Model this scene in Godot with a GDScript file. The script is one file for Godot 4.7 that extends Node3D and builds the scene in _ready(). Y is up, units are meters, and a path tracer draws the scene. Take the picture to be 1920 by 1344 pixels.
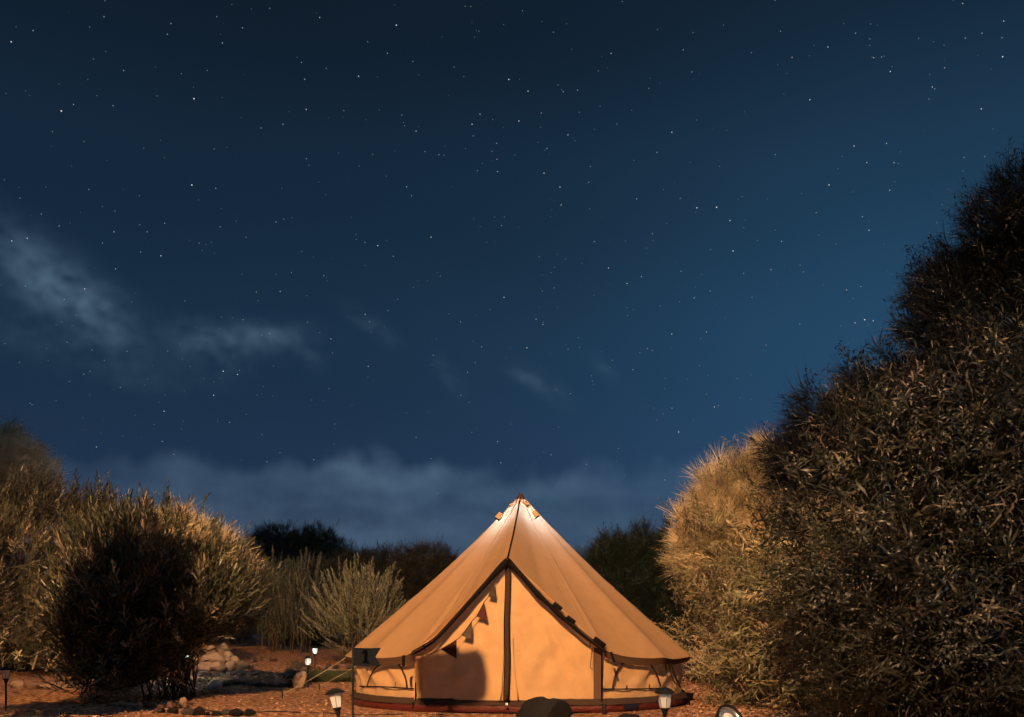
extends Node3D
# A bell tent at night in a sandy camp ground between wind-blown bushes.
# Units are metres, y up; the camera stands at x = z = 0 and looks along -z.

const EYE := 0.95
const FOCAL := 1750.0          # focal length of the lens in photograph pixels
const HORIZON := 1195.0
const FLOOD := 1950.0           # energy of the floodlight
const WARM := Color(1.0, 0.78, 0.55)

var rng := RandomNumberGenerator.new()
var bumps := FastNoiseLite.new()
var fine := FastNoiseLite.new()
var taken := {}
var M := {}


# ---------------------------------------------------------------- placing
func at(x: float, y: float, d: float) -> Vector3:
	return Vector3((x - 960.0) / FOCAL * d, EYE + (HORIZON - y) / FOCAL * d, -d)


func gy(x: float, z: float) -> float:      # height of the ground
	var d := -z
	var h := 0.04 * clampf(d - 14.0, 0.0, 16.0)
	h += 0.035 * bumps.get_noise_2d(x * 1.1, z * 1.1) * clampf((d - 4.0) / 4.0, 0.0, 1.0)
	h += 0.012 * fine.get_noise_2d(x * 6.0, z * 6.0)
	var r := Vector2(x - 0.1, z + 14.0).length()
	if r < 3.0:
		h = lerpf(0.0, h, clampf((r - 2.3) / 0.7, 0.0, 1.0))
	return h


func ground_at(x: float, d: float) -> Vector3:      # where a ray through pixel column x meets the ground at distance d
	var wx := (x - 960.0) / FOCAL * d
	return Vector3(wx, gy(wx, -d), -d)


# ---------------------------------------------------------------- naming
func numbered(called: String) -> String:
	if not taken.has(called):
		taken[called] = 0
		return called
	taken[called] += 1
	return "%s_%03d" % [called, taken[called]]


func tag(o: Node, label: String, category: String, group := "", kind := "") -> Node:
	o.set_meta("label", label)
	o.set_meta("category", category)
	if group:
		o.set_meta("group", group)
	if kind:
		o.set_meta("kind", kind)
	return o


func thing(called: String, label: String, category: String, where := Vector3.ZERO, turn := 0.0, group := "") -> Node3D:
	var o := Node3D.new()
	o.name = numbered(called)
	add_child(o)
	o.position = where
	o.rotation.y = turn
	tag(o, label, category, group)
	return o


func obj(called: String, mesh: Mesh, m: Material, parent: Node = self) -> MeshInstance3D:
	var o := MeshInstance3D.new()
	if parent == self:
		o.name = numbered(called)
	else:
		var n := 0
		for c in parent.get_children():
			if str(c.name) == called or str(c.name).begins_with(called + "_0"):
				n += 1
		o.name = called if n == 0 else "%s_%03d" % [called, n]
	o.mesh = mesh
	o.material_override = m
	parent.add_child(o, true)
	return o


# ---------------------------------------------------------------- shapes
func begin(smooth := true) -> SurfaceTool:
	var st := SurfaceTool.new()
	st.begin(Mesh.PRIMITIVE_TRIANGLES)
	st.set_smooth_group(0 if smooth else -1)
	return st


func finish(st: SurfaceTool) -> ArrayMesh:
	st.generate_normals()
	st.index()
	return st.commit()


func tri(st: SurfaceTool, a: Vector3, b: Vector3, c: Vector3) -> void:
	st.add_vertex(a)
	st.add_vertex(b)
	st.add_vertex(c)


func quad(st: SurfaceTool, a: Vector3, b: Vector3, c: Vector3, d: Vector3) -> void:
	tri(st, a, b, c)
	tri(st, a, c, d)


func sheet(st: SurfaceTool, rows: Array) -> void:      # rows of equally many points
	for j in rows.size() - 1:
		var p = rows[j]
		var q = rows[j + 1]
		for i in p.size() - 1:
			quad(st, p[i], p[i + 1], q[i + 1], q[i])


func tube(st: SurfaceTool, pts: Array, r0: float, r1: float, sides := 6) -> void:
	var rows := []
	for k in pts.size():
		var a: Vector3 = pts[maxi(k - 1, 0)]
		var b: Vector3 = pts[mini(k + 1, pts.size() - 1)]
		var t := (b - a).normalized()
		var u := t.cross(Vector3.UP if absf(t.y) < 0.9 else Vector3.RIGHT).normalized()
		var v := t.cross(u)
		var r := lerpf(r0, r1, float(k) / maxf(pts.size() - 1, 1))
		var ring := []
		for s in sides + 1:
			var w := TAU * (s % sides) / sides
			ring.append(pts[k] + (u * cos(w) + v * sin(w)) * r)
		rows.append(ring)
	sheet(st, rows)
	for e in [0, rows.size() - 1]:
		var ring = rows[e]
		for s in sides:
			tri(st, pts[e], ring[s], ring[s + 1])


func lathe(st: SurfaceTool, profile: Array, sides := 12, where := Vector3.ZERO) -> void:      # profile of (radius, height)
	var rows := []
	for p in profile:
		var ring := []
		for s in sides + 1:
			var w := TAU * (s % sides) / sides
			ring.append(where + Vector3(p.x * cos(w), p.y, p.x * sin(w)))
		rows.append(ring)
	sheet(st, rows)


func box(st: SurfaceTool, c: Vector3, s: Vector3, b := Basis()) -> void:
	var v := []
	for i in 8:
		v.append(c + b * (Vector3(s.x if i & 1 else -s.x, s.y if i & 2 else -s.y, s.z if i & 4 else -s.z) * 0.5))
	for f in [[0, 1, 3, 2], [5, 4, 6, 7], [4, 0, 2, 6], [1, 5, 7, 3], [2, 3, 7, 6], [4, 5, 1, 0]]:
		quad(st, v[f[0]], v[f[1]], v[f[2]], v[f[3]])


func strap(st: SurfaceTool, pts: Array, widths: Array, face: Vector3, thick := 0.006) -> void:      # a flat band with thickness along points
	var rows := []
	for k in pts.size():
		var a: Vector3 = pts[maxi(k - 1, 0)]
		var b: Vector3 = pts[mini(k + 1, pts.size() - 1)]
		var side: Vector3 = (b - a).normalized().cross(face).normalized() * (widths[k] * 0.5)
		var f := face * thick * 0.5
		rows.append([pts[k] - side + f, pts[k] + side + f, pts[k] + side - f, pts[k] - side - f, pts[k] - side + f])
	sheet(st, rows)
	for e in [0, rows.size() - 1]:
		quad(st, rows[e][0], rows[e][1], rows[e][2], rows[e][3])


func curve(pts: Array, steps: int) -> Array:      # a smooth line through points
	var out := []
	for k in pts.size() - 1:
		var p0: Vector3 = pts[maxi(k - 1, 0)]
		var p1: Vector3 = pts[k]
		var p2: Vector3 = pts[k + 1]
		var p3: Vector3 = pts[mini(k + 2, pts.size() - 1)]
		for s in steps:
			out.append(p1.cubic_interpolate(p2, p0, p3, float(s) / steps))
	out.append(pts[-1])
	return out


func rock_mesh(seed_: int, detail := 9, rough := 0.32) -> ArrayMesh:
	var n := FastNoiseLite.new()
	n.seed = seed_
	n.frequency = 0.9
	n.fractal_octaves = 3
	var cuts := []
	var r := RandomNumberGenerator.new()
	r.seed = seed_
	for k in 7:
		cuts.append([Vector3(r.randf_range(-1, 1), r.randf_range(-0.6, 1), r.randf_range(-1, 1)).normalized(), r.randf_range(0.62, 0.85)])
	var st := begin()
	var rows := []
	for j in detail + 1:
		var ring := []
		for i in detail * 2 + 1:
			var a := TAU * (i % (detail * 2)) / (detail * 2)
			var e := PI * j / detail
			var p := Vector3(sin(e) * cos(a), cos(e), sin(e) * sin(a))
			var q := p * (1.0 + rough * n.get_noise_3dv(p * 1.2))
			for c in cuts:      # flat broken faces
				var over: float = q.dot(c[0]) - c[1]
				if over > 0:
					q -= c[0] * over * 0.85
			ring.append(q * 0.5)
		rows.append(ring)
	sheet(st, rows)
	return finish(st)


# ---------------------------------------------------------------- materials
func noise_tex(freq: float, lo: Color, hi: Color, oct := 4, size := 512, seed_ := 1, kind := FastNoiseLite.TYPE_SIMPLEX_SMOOTH) -> NoiseTexture2D:
	var n := FastNoiseLite.new()
	n.noise_type = kind
	n.frequency = freq
	n.fractal_octaves = oct
	n.seed = seed_
	var t := NoiseTexture2D.new()
	t.width = size
	t.height = size
	t.seamless = true
	t.noise = n
	var g := Gradient.new()
	g.set_color(0, lo)
	g.set_color(1, hi)
	g.set_offset(0, 0.15)
	g.set_offset(1, 0.85)
	t.color_ramp = g
	return t


func mat(r: float, g: float, b: float, rough := 0.9, spec := 0.3) -> StandardMaterial3D:      # linear base colour
	var m := StandardMaterial3D.new()
	m.albedo_color = Color(r, g, b).linear_to_srgb()
	m.roughness = rough
	m.metallic_specular = spec
	return m


func surface(m: StandardMaterial3D, tex: Texture2D, relief: Texture2D, scale: float, depth: float) -> StandardMaterial3D:
	m.uv1_triplanar = true
	m.uv1_scale = Vector3.ONE * scale
	if tex:
		m.albedo_texture = tex
	if relief:
		m.heightmap_enabled = true
		m.heightmap_texture = relief
		m.heightmap_scale = depth
	return m


func leaf_mat(back: float) -> StandardMaterial3D:
	var m := mat(1, 1, 1, 0.42, 0.5)
	m.vertex_color_use_as_albedo = true
	m.backlight_enabled = true
	m.backlight = Color(back, back, back)
	return m


func materials() -> void:
	var grain := noise_tex(0.06, Color(0.72, 0.72, 0.72), Color(1, 1, 1), 5, 512, 3)
	var relief := noise_tex(0.03, Color.BLACK, Color.WHITE, 5, 512, 8)
	var weave := noise_tex(0.012, Color(0.945, 0.94, 0.93), Color(1, 1, 1), 5, 512, 5)
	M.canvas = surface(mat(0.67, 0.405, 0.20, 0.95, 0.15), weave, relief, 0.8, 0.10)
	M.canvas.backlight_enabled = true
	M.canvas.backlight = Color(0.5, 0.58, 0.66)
	M.roof = surface(mat(0.52, 0.30, 0.150, 0.95, 0.15), weave, relief, 0.8, 0.10)  # same cloth as the walls; the roof's shade is put into a darker colour
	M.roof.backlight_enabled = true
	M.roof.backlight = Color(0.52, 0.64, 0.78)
	M.brown = surface(mat(0.07, 0.04, 0.028, 0.9), grain, null, 3.0, 0.0)
	M.dark = surface(mat(0.013, 0.009, 0.008, 0.85, 0.2), grain, null, 4.0, 0.0)
	M.valance = surface(mat(0.15, 0.085, 0.055, 0.9), grain, null, 3.0, 0.0)
	M.red = surface(mat(0.13, 0.022, 0.016, 0.5, 0.4), grain, relief, 2.0, 0.8)
	M.navy = mat(0.012, 0.014, 0.025, 0.6)
	M.seam = mat(0.36, 0.25, 0.16, 0.95)
	M.rope = mat(0.45, 0.36, 0.24, 0.9)
	M.white = mat(0.75, 0.72, 0.68, 0.6)
	M.black = mat(0.012, 0.013, 0.015, 0.55)
	M.slate = surface(mat(0.016, 0.021, 0.028, 0.9, 0.15), grain, null, 5.0, 0.0)
	M.wood = surface(mat(0.10, 0.07, 0.045, 0.85), grain, null, 4.0, 0.0)
	M.steel = mat(0.62, 0.65, 0.68, 0.25, 0.6)
	M.steel.metallic = 0.85
	var sand := noise_tex(0.02, Color(0.48, 0.42, 0.38), Color(1, 1, 1), 6, 1024, 11)
	M.soil = StandardMaterial3D.new()
	M.soil.albedo_color = Color(0.74, 0.41, 0.235).linear_to_srgb()
	M.soil.roughness = 1.0
	M.soil.metallic_specular = 0.15
	M.soil.albedo_texture = sand
	M.soil.uv1_triplanar = true
	M.soil.uv1_world_triplanar = true
	M.soil.uv1_scale = Vector3.ONE * 0.43
	M.soil.heightmap_enabled = true
	M.soil.heightmap_texture = noise_tex(0.05, Color.BLACK, Color.WHITE, 6, 1024, 12)
	M.soil.heightmap_scale = 4.0
	M.soil.vertex_color_use_as_albedo = true
	M.rock = surface(mat(0.55, 0.37, 0.26, 0.95, 0.2), grain, relief, 2.2, 1.2)
	M.rock_red = surface(mat(0.36, 0.21, 0.15, 0.95, 0.2), grain, relief, 2.2, 1.2)
	M.rock_pale = surface(mat(0.66, 0.58, 0.48, 0.9, 0.2), grain, relief, 2.2, 1.0)
	M.rock_dark = surface(mat(0.12, 0.095, 0.08, 0.9, 0.25), grain, relief, 2.0, 1.2)
	M.basalt = surface(mat(0.030, 0.028, 0.028, 0.85, 0.3), grain, relief, 2.0, 2.0)
	M.bark = surface(mat(0.13, 0.09, 0.06, 0.95, 0.2), grain, relief, 3.0, 0.8)
	M.stalk = surface(mat(0.36, 0.23, 0.13, 0.85, 0.2), grain, null, 3.0, 0.0)
	M.leaf = leaf_mat(0.72)
	M.glass = mat(0.86, 0.84, 0.79, 0.4, 0.5)
	M.glass.transparency = BaseMaterial3D.TRANSPARENCY_ALPHA
	M.glass.albedo_color.a = 0.5
	M.pebble = mat(1, 1, 1, 0.95, 0.2)
	M.pebble.vertex_color_use_as_albedo = true


func glow(c: Color, energy: float) -> StandardMaterial3D:
	var m := mat(0.8, 0.8, 0.8)
	m.emission_enabled = true
	m.emission = c
	m.emission_energy_multiplier = energy
	return m


# ---------------------------------------------------------------- sky
func lin(r: float, g: float, b: float) -> Vector3:
	var c := Color8(int(r), int(g), int(b)).srgb_to_linear()
	return Vector3(c.r, c.g, c.b)


func sky_image() -> Image:
	var w := 1440
	var h := 720
	var im := Image.create(w, h, false, Image.FORMAT_RGBF)
	var n := FastNoiseLite.new()
	n.seed = 21
	n.frequency = 0.055
	n.fractal_octaves = 5
	n.fractal_gain = 0.5
	var soft := FastNoiseLite.new()
	soft.seed = 5
	soft.frequency = 0.02
	soft.fractal_octaves = 3
	# wisps: azimuth, elevation, half width, half height (degrees), tilt, strength
	var wisps := [
		[-26.6, 19.0, 3.4, 1.5, -0.42, 1.5], [-24.6, 17.6, 2.8, 1.5, -0.5, 0.9], [-27.5, 16.0, 3.4, 0.8, -0.1, 0.4], [-17.8, 16.6, 2.2, 1.1, -0.06, 1.0], [-14.8, 17.3, 2.6, 0.7, 0.03, 0.8],
		[-15.0, 17.4, 2.4, 0.5, 0.05, 0.35], [-8.6, 18.3, 1.3, 0.55, -0.5, 0.5], [-12.2, 16.6, 0.8, 0.7, -0.5, 0.45], [-3.8, 15.6, 0.8, 0.7, -0.7, 0.4], [2.0, 15.0, 1.3, 0.7, -0.5, 0.6],
		[0.8, 15.6, 0.9, 0.4, -0.3, 0.4], [5.6, 16.0, 0.7, 0.5, -0.6, 0.4], [-22.0, 14.5, 4.5, 0.7, 0.0, 0.2],
	]
	var keys := [[-5.0, lin(36, 46, 64)], [0.0, lin(40, 52, 74)], [5.0, lin(40, 56, 81)], [10.0, lin(33, 53, 79)], [16.0, lin(27, 49, 72)], [25.0, lin(22, 41, 60)], [34.0, lin(17, 31, 46)], [55.0, lin(14, 25, 38)], [90.0, lin(12, 22, 34)]]
	for j in h:
		var e := 90.0 - 180.0 * (j + 0.5) / h
		var base := lin(18, 22, 30)
		if e > -5.0:
			for k in keys.size() - 1:
				if e >= keys[k][0] and e <= keys[k + 1][0]:
					var t: float = smoothstep(0.0, 1.0, (e - keys[k][0]) / (keys[k + 1][0] - keys[k][0]))
					base = keys[k][1].lerp(keys[k + 1][1], t)
		for i in w:
			var a := wrapf(360.0 * (i + 0.5) / w, -180.0, 180.0)      # column 0 lies straight ahead
			var c := base
			if e > -3.0:
				# moonlight behind the right-hand bushes brightens that side
				var da := wrapf(a - 25.0, -180.0, 180.0)
				var lobe := exp(-(da * da) / (2 * 14.0 * 14.0) - pow(e - 15.0, 2) / (2 * 9.5 * 9.5))
				c += Vector3(0.007, 0.032, 0.064) * lobe
				c *= 0.97 + 0.16 * sin(deg_to_rad(a + 4.0)) + 0.05 * soft.get_noise_2d(a * 2.0, e * 3.0)
				var cloud := 0.0
				# the low bank with its billowed upper edge
				var edge := 10.6 + 1.2 * n.get_noise_2d(a * 2.6, 3.0 + e * 1.8) + 0.75 * n.get_noise_2d(a * 5.0, 40.0 + e * 3.0) + 0.5 * exp(-pow((a + 8.5) / 2.5, 2)) - 0.01 * absf(a)
				var inside := smoothstep(edge + 0.35, edge - 1.1, e) * smoothstep(-3.0, 5.0, e)
				var body := 0.80 + 0.75 * n.get_noise_2d(a * 2.2, e * 5.0) + 0.30 * n.get_noise_2d(a * 6.0 + 50.0, e * 10.0)
				cloud += inside * clampf(body, 0.0, 1.4) * (0.62 + 0.5 * exp(-pow((a + 8.0) / 9.0, 2))) * smoothstep(0.5, 6.5, e) * 1.15 + inside * 0.12
				for q in wisps:
					var dx: float = a - q[0]
					if absf(dx) > 10.0:
						continue
					var dy: float = e - q[1] - dx * q[4]
					var g := exp(-pow(dx / q[2], 2) - pow(dy / q[3], 2))
					if g > 0.01:
						cloud += g * q[5] * clampf(0.75 + 0.9 * n.get_noise_2d(a * 4.0 + q[0], e * 6.0) + 0.7 * n.get_noise_2d(a * 11.0 + e * 9.0, e * 17.0 - a * 4.0), 0.0, 1.7)
				# a few loose wisps all round the rest of the sky
				if absf(a) > 32.0:
					cloud += smoothstep(0.12, 0.5, n.get_noise_2d(a * 1.2, e * 3.0)) * exp(-pow((e - 16.0) / 7.0, 2)) * 0.7
				c += Vector3(0.026, 0.042, 0.056) * cloud
			im.set_pixel(i, j, Color(c.x, c.y, c.z))
	im.resize(4096, 2048, Image.INTERPOLATE_CUBIC)
	return im


func stars() -> void:      # those that stand out in the photograph, then many faint ones over the whole sky
	var r := RandomNumberGenerator.new()
	r.seed = 77
	var bright := [[114, 206, 1.0], [363, 183, 1.0], [359, 345, 1.0], [20, 76, .9], [61, 55, .6], [231, 130, .6], [388, 130, .5], [313, 62, .6], [320, 42, .6], [454, 50, .6], [565, 115, .6], [530, 231, .6], [672, 141, .8], [743, 45, .9], [726, 98, .6], [780, 244, .7], [885, 231, .8], [954, 147, .9],
		[931, 267, .6], [933, 320, .7], [808, 443, .8], [708, 459, .8], [684, 453, .6], [737, 479, .6], [565, 470, .5], [301, 478, .8], [263, 471, .6], [213, 433, .7], [50, 445, .8], [21, 450, .8], [110, 422, .6], [308, 417, .6], [158, 540, .8], [525, 545, .7], [480, 546, .6], [945, 556, .8], [455, 598, .6],
		[620, 634, .7], [690, 684, .7], [418, 693, .9], [400, 738, .8], [307, 768, .8], [180, 835, .7], [430, 789, .6], [325, 849, .6], [500, 863, .6], [588, 859, .7], [808, 857, .6], [780, 817, .6], [933, 825, .7], [939, 865, .7], [812, 665, .6], [903, 649, .6], [864, 738, .6],
		[1146, 98, .7], [990, 169, .8], [973, 225, .8], [1015, 210, .6], [1083, 167, .6], [1260, 246, .8], [1065, 251, .7], [1020, 323, .8], [1050, 349, .8], [1104, 340, .6], [1344, 387, 1.0], [1307, 388, .9], [1369, 412, .8], [1375, 469, .9], [1466, 451, .7], [1446, 504, .7], [1519, 185, .8], [1605, 60, .6],
		[1553, 86, .7], [1670, 132, .8], [1772, 125, .6], [1749, 161, .7], [1841, 202, .8], [1881, 104, .9], [1883, 37, .7], [1806, 4, .7], [1842, 60, .6], [1811, 69, .6], [1602, 272, .8], [1663, 267, .7], [1626, 303, .7], [1677, 303, .7], [1555, 345, .9], [1669, 355, .7], [1630, 430, .8], [1531, 397, .6],
		[1588, 542, .7], [1604, 604, .8], [1622, 598, 1.0], [1638, 600, .8], [1141, 501, .8], [1203, 517, .7], [1302, 557, .7], [1332, 544, .6], [1260, 625, .8], [1325, 621, .7], [1018, 607, .7], [1176, 530, .8], [988, 651, .8], [1238, 572, .5], [1340, 760, .8], [1273, 807, .9], [1160, 838, .6], [1100, 868, .6],
		[1033, 850, .6], [1324, 850, .6], [1247, 897, .7], [1040, 500, .5], [1011, 480, .5], [1516, 787, .9], [1187, 690, .6], [1070, 735, .6], [1408, 700, .5], [1200, 660, .5]]
	var places := []
	var tints := []
	var add := func(az: float, el: float, b: float, size: float, tint: Vector3) -> void:
		var p := Vector3(sin(az) * cos(el), sin(el), -cos(az) * cos(el)) * 900.0
		places.append(Transform3D(Basis().scaled(Vector3.ONE * size), p))
		tints.append(Color(tint.x * b, tint.y * b, tint.z * b))
	for s in bright:
		var az := atan((s[0] - 960.0) / FOCAL)
		add.call(az, atan((HORIZON - s[1]) / FOCAL * cos(az)), 0.95 * s[2] * s[2], 0.22 + 0.26 * s[2], Vector3(0.93, 0.98, 1.0))
	var hues := [Vector3(0.75, 0.9, 1.0), Vector3(0.5, 0.8, 0.95), Vector3(0.95, 0.93, 0.9)]
	for k in 9000:
		var el := asin(r.randf_range(0.09, 1.0))
		var b := 0.05 + 0.20 * r.randf() + 0.40 * pow(r.randf(), 8.0)
		if el < 0.19:
			b *= 0.4
		add.call(r.randf_range(-PI, PI), el, b, r.randf_range(0.28, 0.45), hues[r.randi_range(0, 2)])
	var ball := SphereMesh.new()
	ball.radius = 1.0
	ball.height = 2.0
	ball.radial_segments = 6
	ball.rings = 3
	var m := StandardMaterial3D.new()
	m.shading_mode = BaseMaterial3D.SHADING_MODE_UNSHADED
	m.vertex_color_use_as_albedo = true
	var o := spread_copies("stars", ball, places, tints, m, self)
	tag(o, "countless small white and bluish stars scattered over the night sky", "stars", "", "stuff")


# ---------------------------------------------------------------- foliage
func shoot(seed_: int, n: int, length: float, leaf: float, wide: float, spread: float, droop: float) -> ArrayMesh:
	var r := RandomNumberGenerator.new()
	r.seed = seed_
	var st := begin()
	tube(st, [Vector3.ZERO, Vector3(0.01, length * 0.5, 0.0), Vector3(0.0, length, 0.015)], 0.004, 0.0015, 3)
	for k in n:
		var t := (k + 0.6) / n
		var a := k * 2.4 + r.randf_range(-0.4, 0.4)
		var out := Vector3(cos(a), 0, sin(a))
		var tilt := deg_to_rad(spread * (1.15 - 0.75 * t) * r.randf_range(0.75, 1.25))
		var dir := (Vector3.UP * cos(tilt) + out * sin(tilt)).normalized()
		var side := dir.cross(out.cross(Vector3.UP)).normalized()
		side = dir.cross(side).normalized()
		var l := leaf * r.randf_range(0.75, 1.2) * (1.0 - 0.25 * t)
		var w := wide * r.randf_range(0.8, 1.2)
		var p0 := Vector3(0, length * (0.12 + 0.88 * t), 0)
		var bend := Vector3.DOWN * droop * l
		var p1 := p0 + dir * l * 0.33 + bend * 0.08
		var p2 := p0 + dir * l * 0.68 + bend * 0.42
		var p3 := p0 + dir * l + bend
		tri(st, p0, p1 + side * w * 0.5, p1 - side * w * 0.5)
		quad(st, p1 - side * w * 0.5, p1 + side * w * 0.5, p2 + side * w * 0.4, p2 - side * w * 0.4)
		tri(st, p2 - side * w * 0.4, p2 + side * w * 0.4, p3)
	return finish(st)


func plume(seed_: int, n: int, length: float, wide: float, fan: float) -> ArrayMesh:      # a feathery spray of thin blades
	var r := RandomNumberGenerator.new()
	r.seed = seed_
	var st := begin()
	for k in n:
		var a := r.randf_range(0, TAU)
		var tilt := fan * sqrt(r.randf())
		var out := Vector3(cos(a), 0, sin(a))
		var dir := Vector3.UP * cos(tilt) + out * sin(tilt)
		var side := dir.cross(Vector3(r.randf_range(-1, 1), r.randf_range(-1, 1), r.randf_range(-1, 1))).normalized() * wide
		var l := length * r.randf_range(0.5, 1.1)
		var p1 := dir * l * 0.5
		var p2 := dir * l + (out * 0.25 + Vector3.DOWN * 0.1) * l * 0.6
		tri(st, Vector3.ZERO, p1 + side, p1 - side)
		tri(st, p1 - side, p1 + side, p2)
	return finish(st)


func spread_copies(called: String, mesh: Mesh, places: Array, tints: Array, m: Material, parent: Node) -> MultiMeshInstance3D:
	var mm := MultiMesh.new()
	mm.transform_format = MultiMesh.TRANSFORM_3D
	mm.use_colors = true
	mm.mesh = mesh
	mm.instance_count = places.size()
	for k in places.size():
		mm.set_instance_transform(k, places[k])
		mm.set_instance_color(k, tints[k])
	var o := MultiMeshInstance3D.new()
	o.name = called
	o.multimesh = mm
	o.material_override = m
	o.set_meta("kind", "stuff")
	if parent == self:
		o.name = numbered(called)
	parent.add_child(o, true)
	return o


func aimed(p: Vector3, dir: Vector3, s: float) -> Transform3D:
	var y := dir.normalized()
	var x := y.cross(Vector3(rng.randf_range(-1, 1), rng.randf_range(-1, 1), rng.randf_range(-1, 1))).normalized()
	return Transform3D(Basis(x, y, x.cross(y)) * s, p)


# lobes: [centre, radii] in world places; o: up, out, stir (how shoots point), wind, tint, dry, share of dry ones, floor
func crown(parent: Node3D, called: String, meshes: Array, lobes: Array, count: int, o: Dictionary) -> void:
	var n := FastNoiseLite.new()
	n.seed = int(o.get("seed", 1))
	n.frequency = 1.0
	var total := 0.0
	for l in lobes:
		total += l[1].x * l[1].y + l[1].y * l[1].z + l[1].x * l[1].z
	var places := []
	var tints := []
	for k in meshes.size():
		places.append([])
		tints.append([])
	for l in lobes:
		var c: Vector3 = l[0]
		var rad: Vector3 = l[1]
		var hubs := []
		var hub_tints := []
		var tuft: float = o.get("tuft", 0.25)
		if o.has("tufts"):
			for k in int(o.tufts * (rad.x * rad.y + rad.y * rad.z + rad.x * rad.z) / total):
				var v := Vector3(rng.randfn(), rng.randfn(), rng.randfn()).normalized()
				if v.z < -0.2:
					v.z = -v.z
				var swell := 1.0 + float(o.get("uneven", 0.3)) * (n.get_noise_3dv(v * 2.0 + c) + 0.5 * n.get_noise_3dv(v * 6.0 + c))
				hubs.append(c + v * rad * swell * pow(rng.randf(), 0.22))
				hub_tints.append(rng.randf_range(0.45, 1.45))
		var share: int = int(count * (rad.x * rad.y + rad.y * rad.z + rad.x * rad.z) / total)
		for k in share:
			var v := Vector3(rng.randfn(), rng.randfn(), rng.randfn()).normalized()
			if v.z < -0.35 and rng.randf() < 0.6:      # thinner where nothing but the wood behind sees it
				v.z = -v.z
			var swell := 1.0 + float(o.get("uneven", 0.3)) * (n.get_noise_3dv(v * 2.0 + c) + 0.5 * n.get_noise_3dv(v * 6.0 + c))
			var t := pow(rng.randf(), float(o.get("shell", 0.3)))
			var p := c + v * rad * swell * t
			var dir0 := v
			var shade := 1.0
			if hubs.size():      # shoots gather in tufts with gaps between them
				var pick := rng.randi_range(0, hubs.size() - 1)
				var hub: Vector3 = hubs[pick]
				shade = hub_tints[pick]
				var off := Vector3(rng.randfn(), rng.randfn(), rng.randfn()) * tuft * 0.55
				off = off.limit_length(tuft * 1.15)
				p = hub + off
				dir0 = ((hub - c) / rad).normalized() * 0.6 + off / tuft * 0.5
			if p.y < gy(p.x, p.z) + float(o.get("floor", 0.1)):
				continue
			if o.has("cut") and p.x - parent.position.x > 0.1 + (p.y - parent.position.y - 0.5) * float(o.cut):
				continue
			var dir: Vector3 = dir0 * float(o.get("out", 0.6)) + Vector3.UP * float(o.get("up", 0.8)) + Vector3(rng.randf_range(-1, 1), rng.randf_range(-1, 1), rng.randf_range(-1, 1)) * float(o.get("stir", 0.4)) + o.get("wind", Vector3.ZERO)
			var s := rng.randf_range(0.7, 1.25)
			var b := rng.randi_range(0, meshes.size() - 1)
			places[b].append(aimed(p - parent.position, dir, s))
			var tint: Vector3 = o.tint
			if rng.randf() < float(o.get("share", 0.1)) * (1.0 + 1.2 * n.get_noise_3dv(p * 1.3)):
				tint = o.dry
			tint *= rng.randf_range(0.7, 1.3) * shade
			tints[b].append(Color(tint.x, tint.y * rng.randf_range(0.9, 1.1), tint.z))
	for b in meshes.size():
		if places[b].size():
			spread_copies(called, meshes[b], places[b], tints[b], o.get("material", M.leaf), parent)


func stems(parent: Node3D, lobes: Array, count: int, r0: float, called := "stem", tall := 0.9) -> void:      # woody shoots from the foot into the crown
	var st := begin()
	for k in count:
		var l = lobes[k % lobes.size()]
		var v := Vector3(rng.randfn() * 0.6, absf(rng.randfn()) * 0.5 + 0.35, rng.randfn() * 0.6)
		v = v.normalized() * minf(v.length(), tall)
		var tip: Vector3 = l[0] + v * l[1]
		var foot := parent.position + Vector3(rng.randf_range(-0.35, 0.35), -0.05, rng.randf_range(-0.35, 0.35))
		foot.y = gy(foot.x, foot.z) - 0.05
		var mid := foot.lerp(tip, 0.5) + Vector3(rng.randf_range(-0.12, 0.12), 0.12 * (tip.y - foot.y), rng.randf_range(-0.12, 0.12))
		tube(st, curve([foot - parent.position, mid - parent.position, tip - parent.position], 4), r0 * rng.randf_range(0.7, 1.3), r0 * 0.3, 5)
	var o := obj(called, finish(st), M.bark, parent)
	o.set_meta("kind", "stuff")


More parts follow.
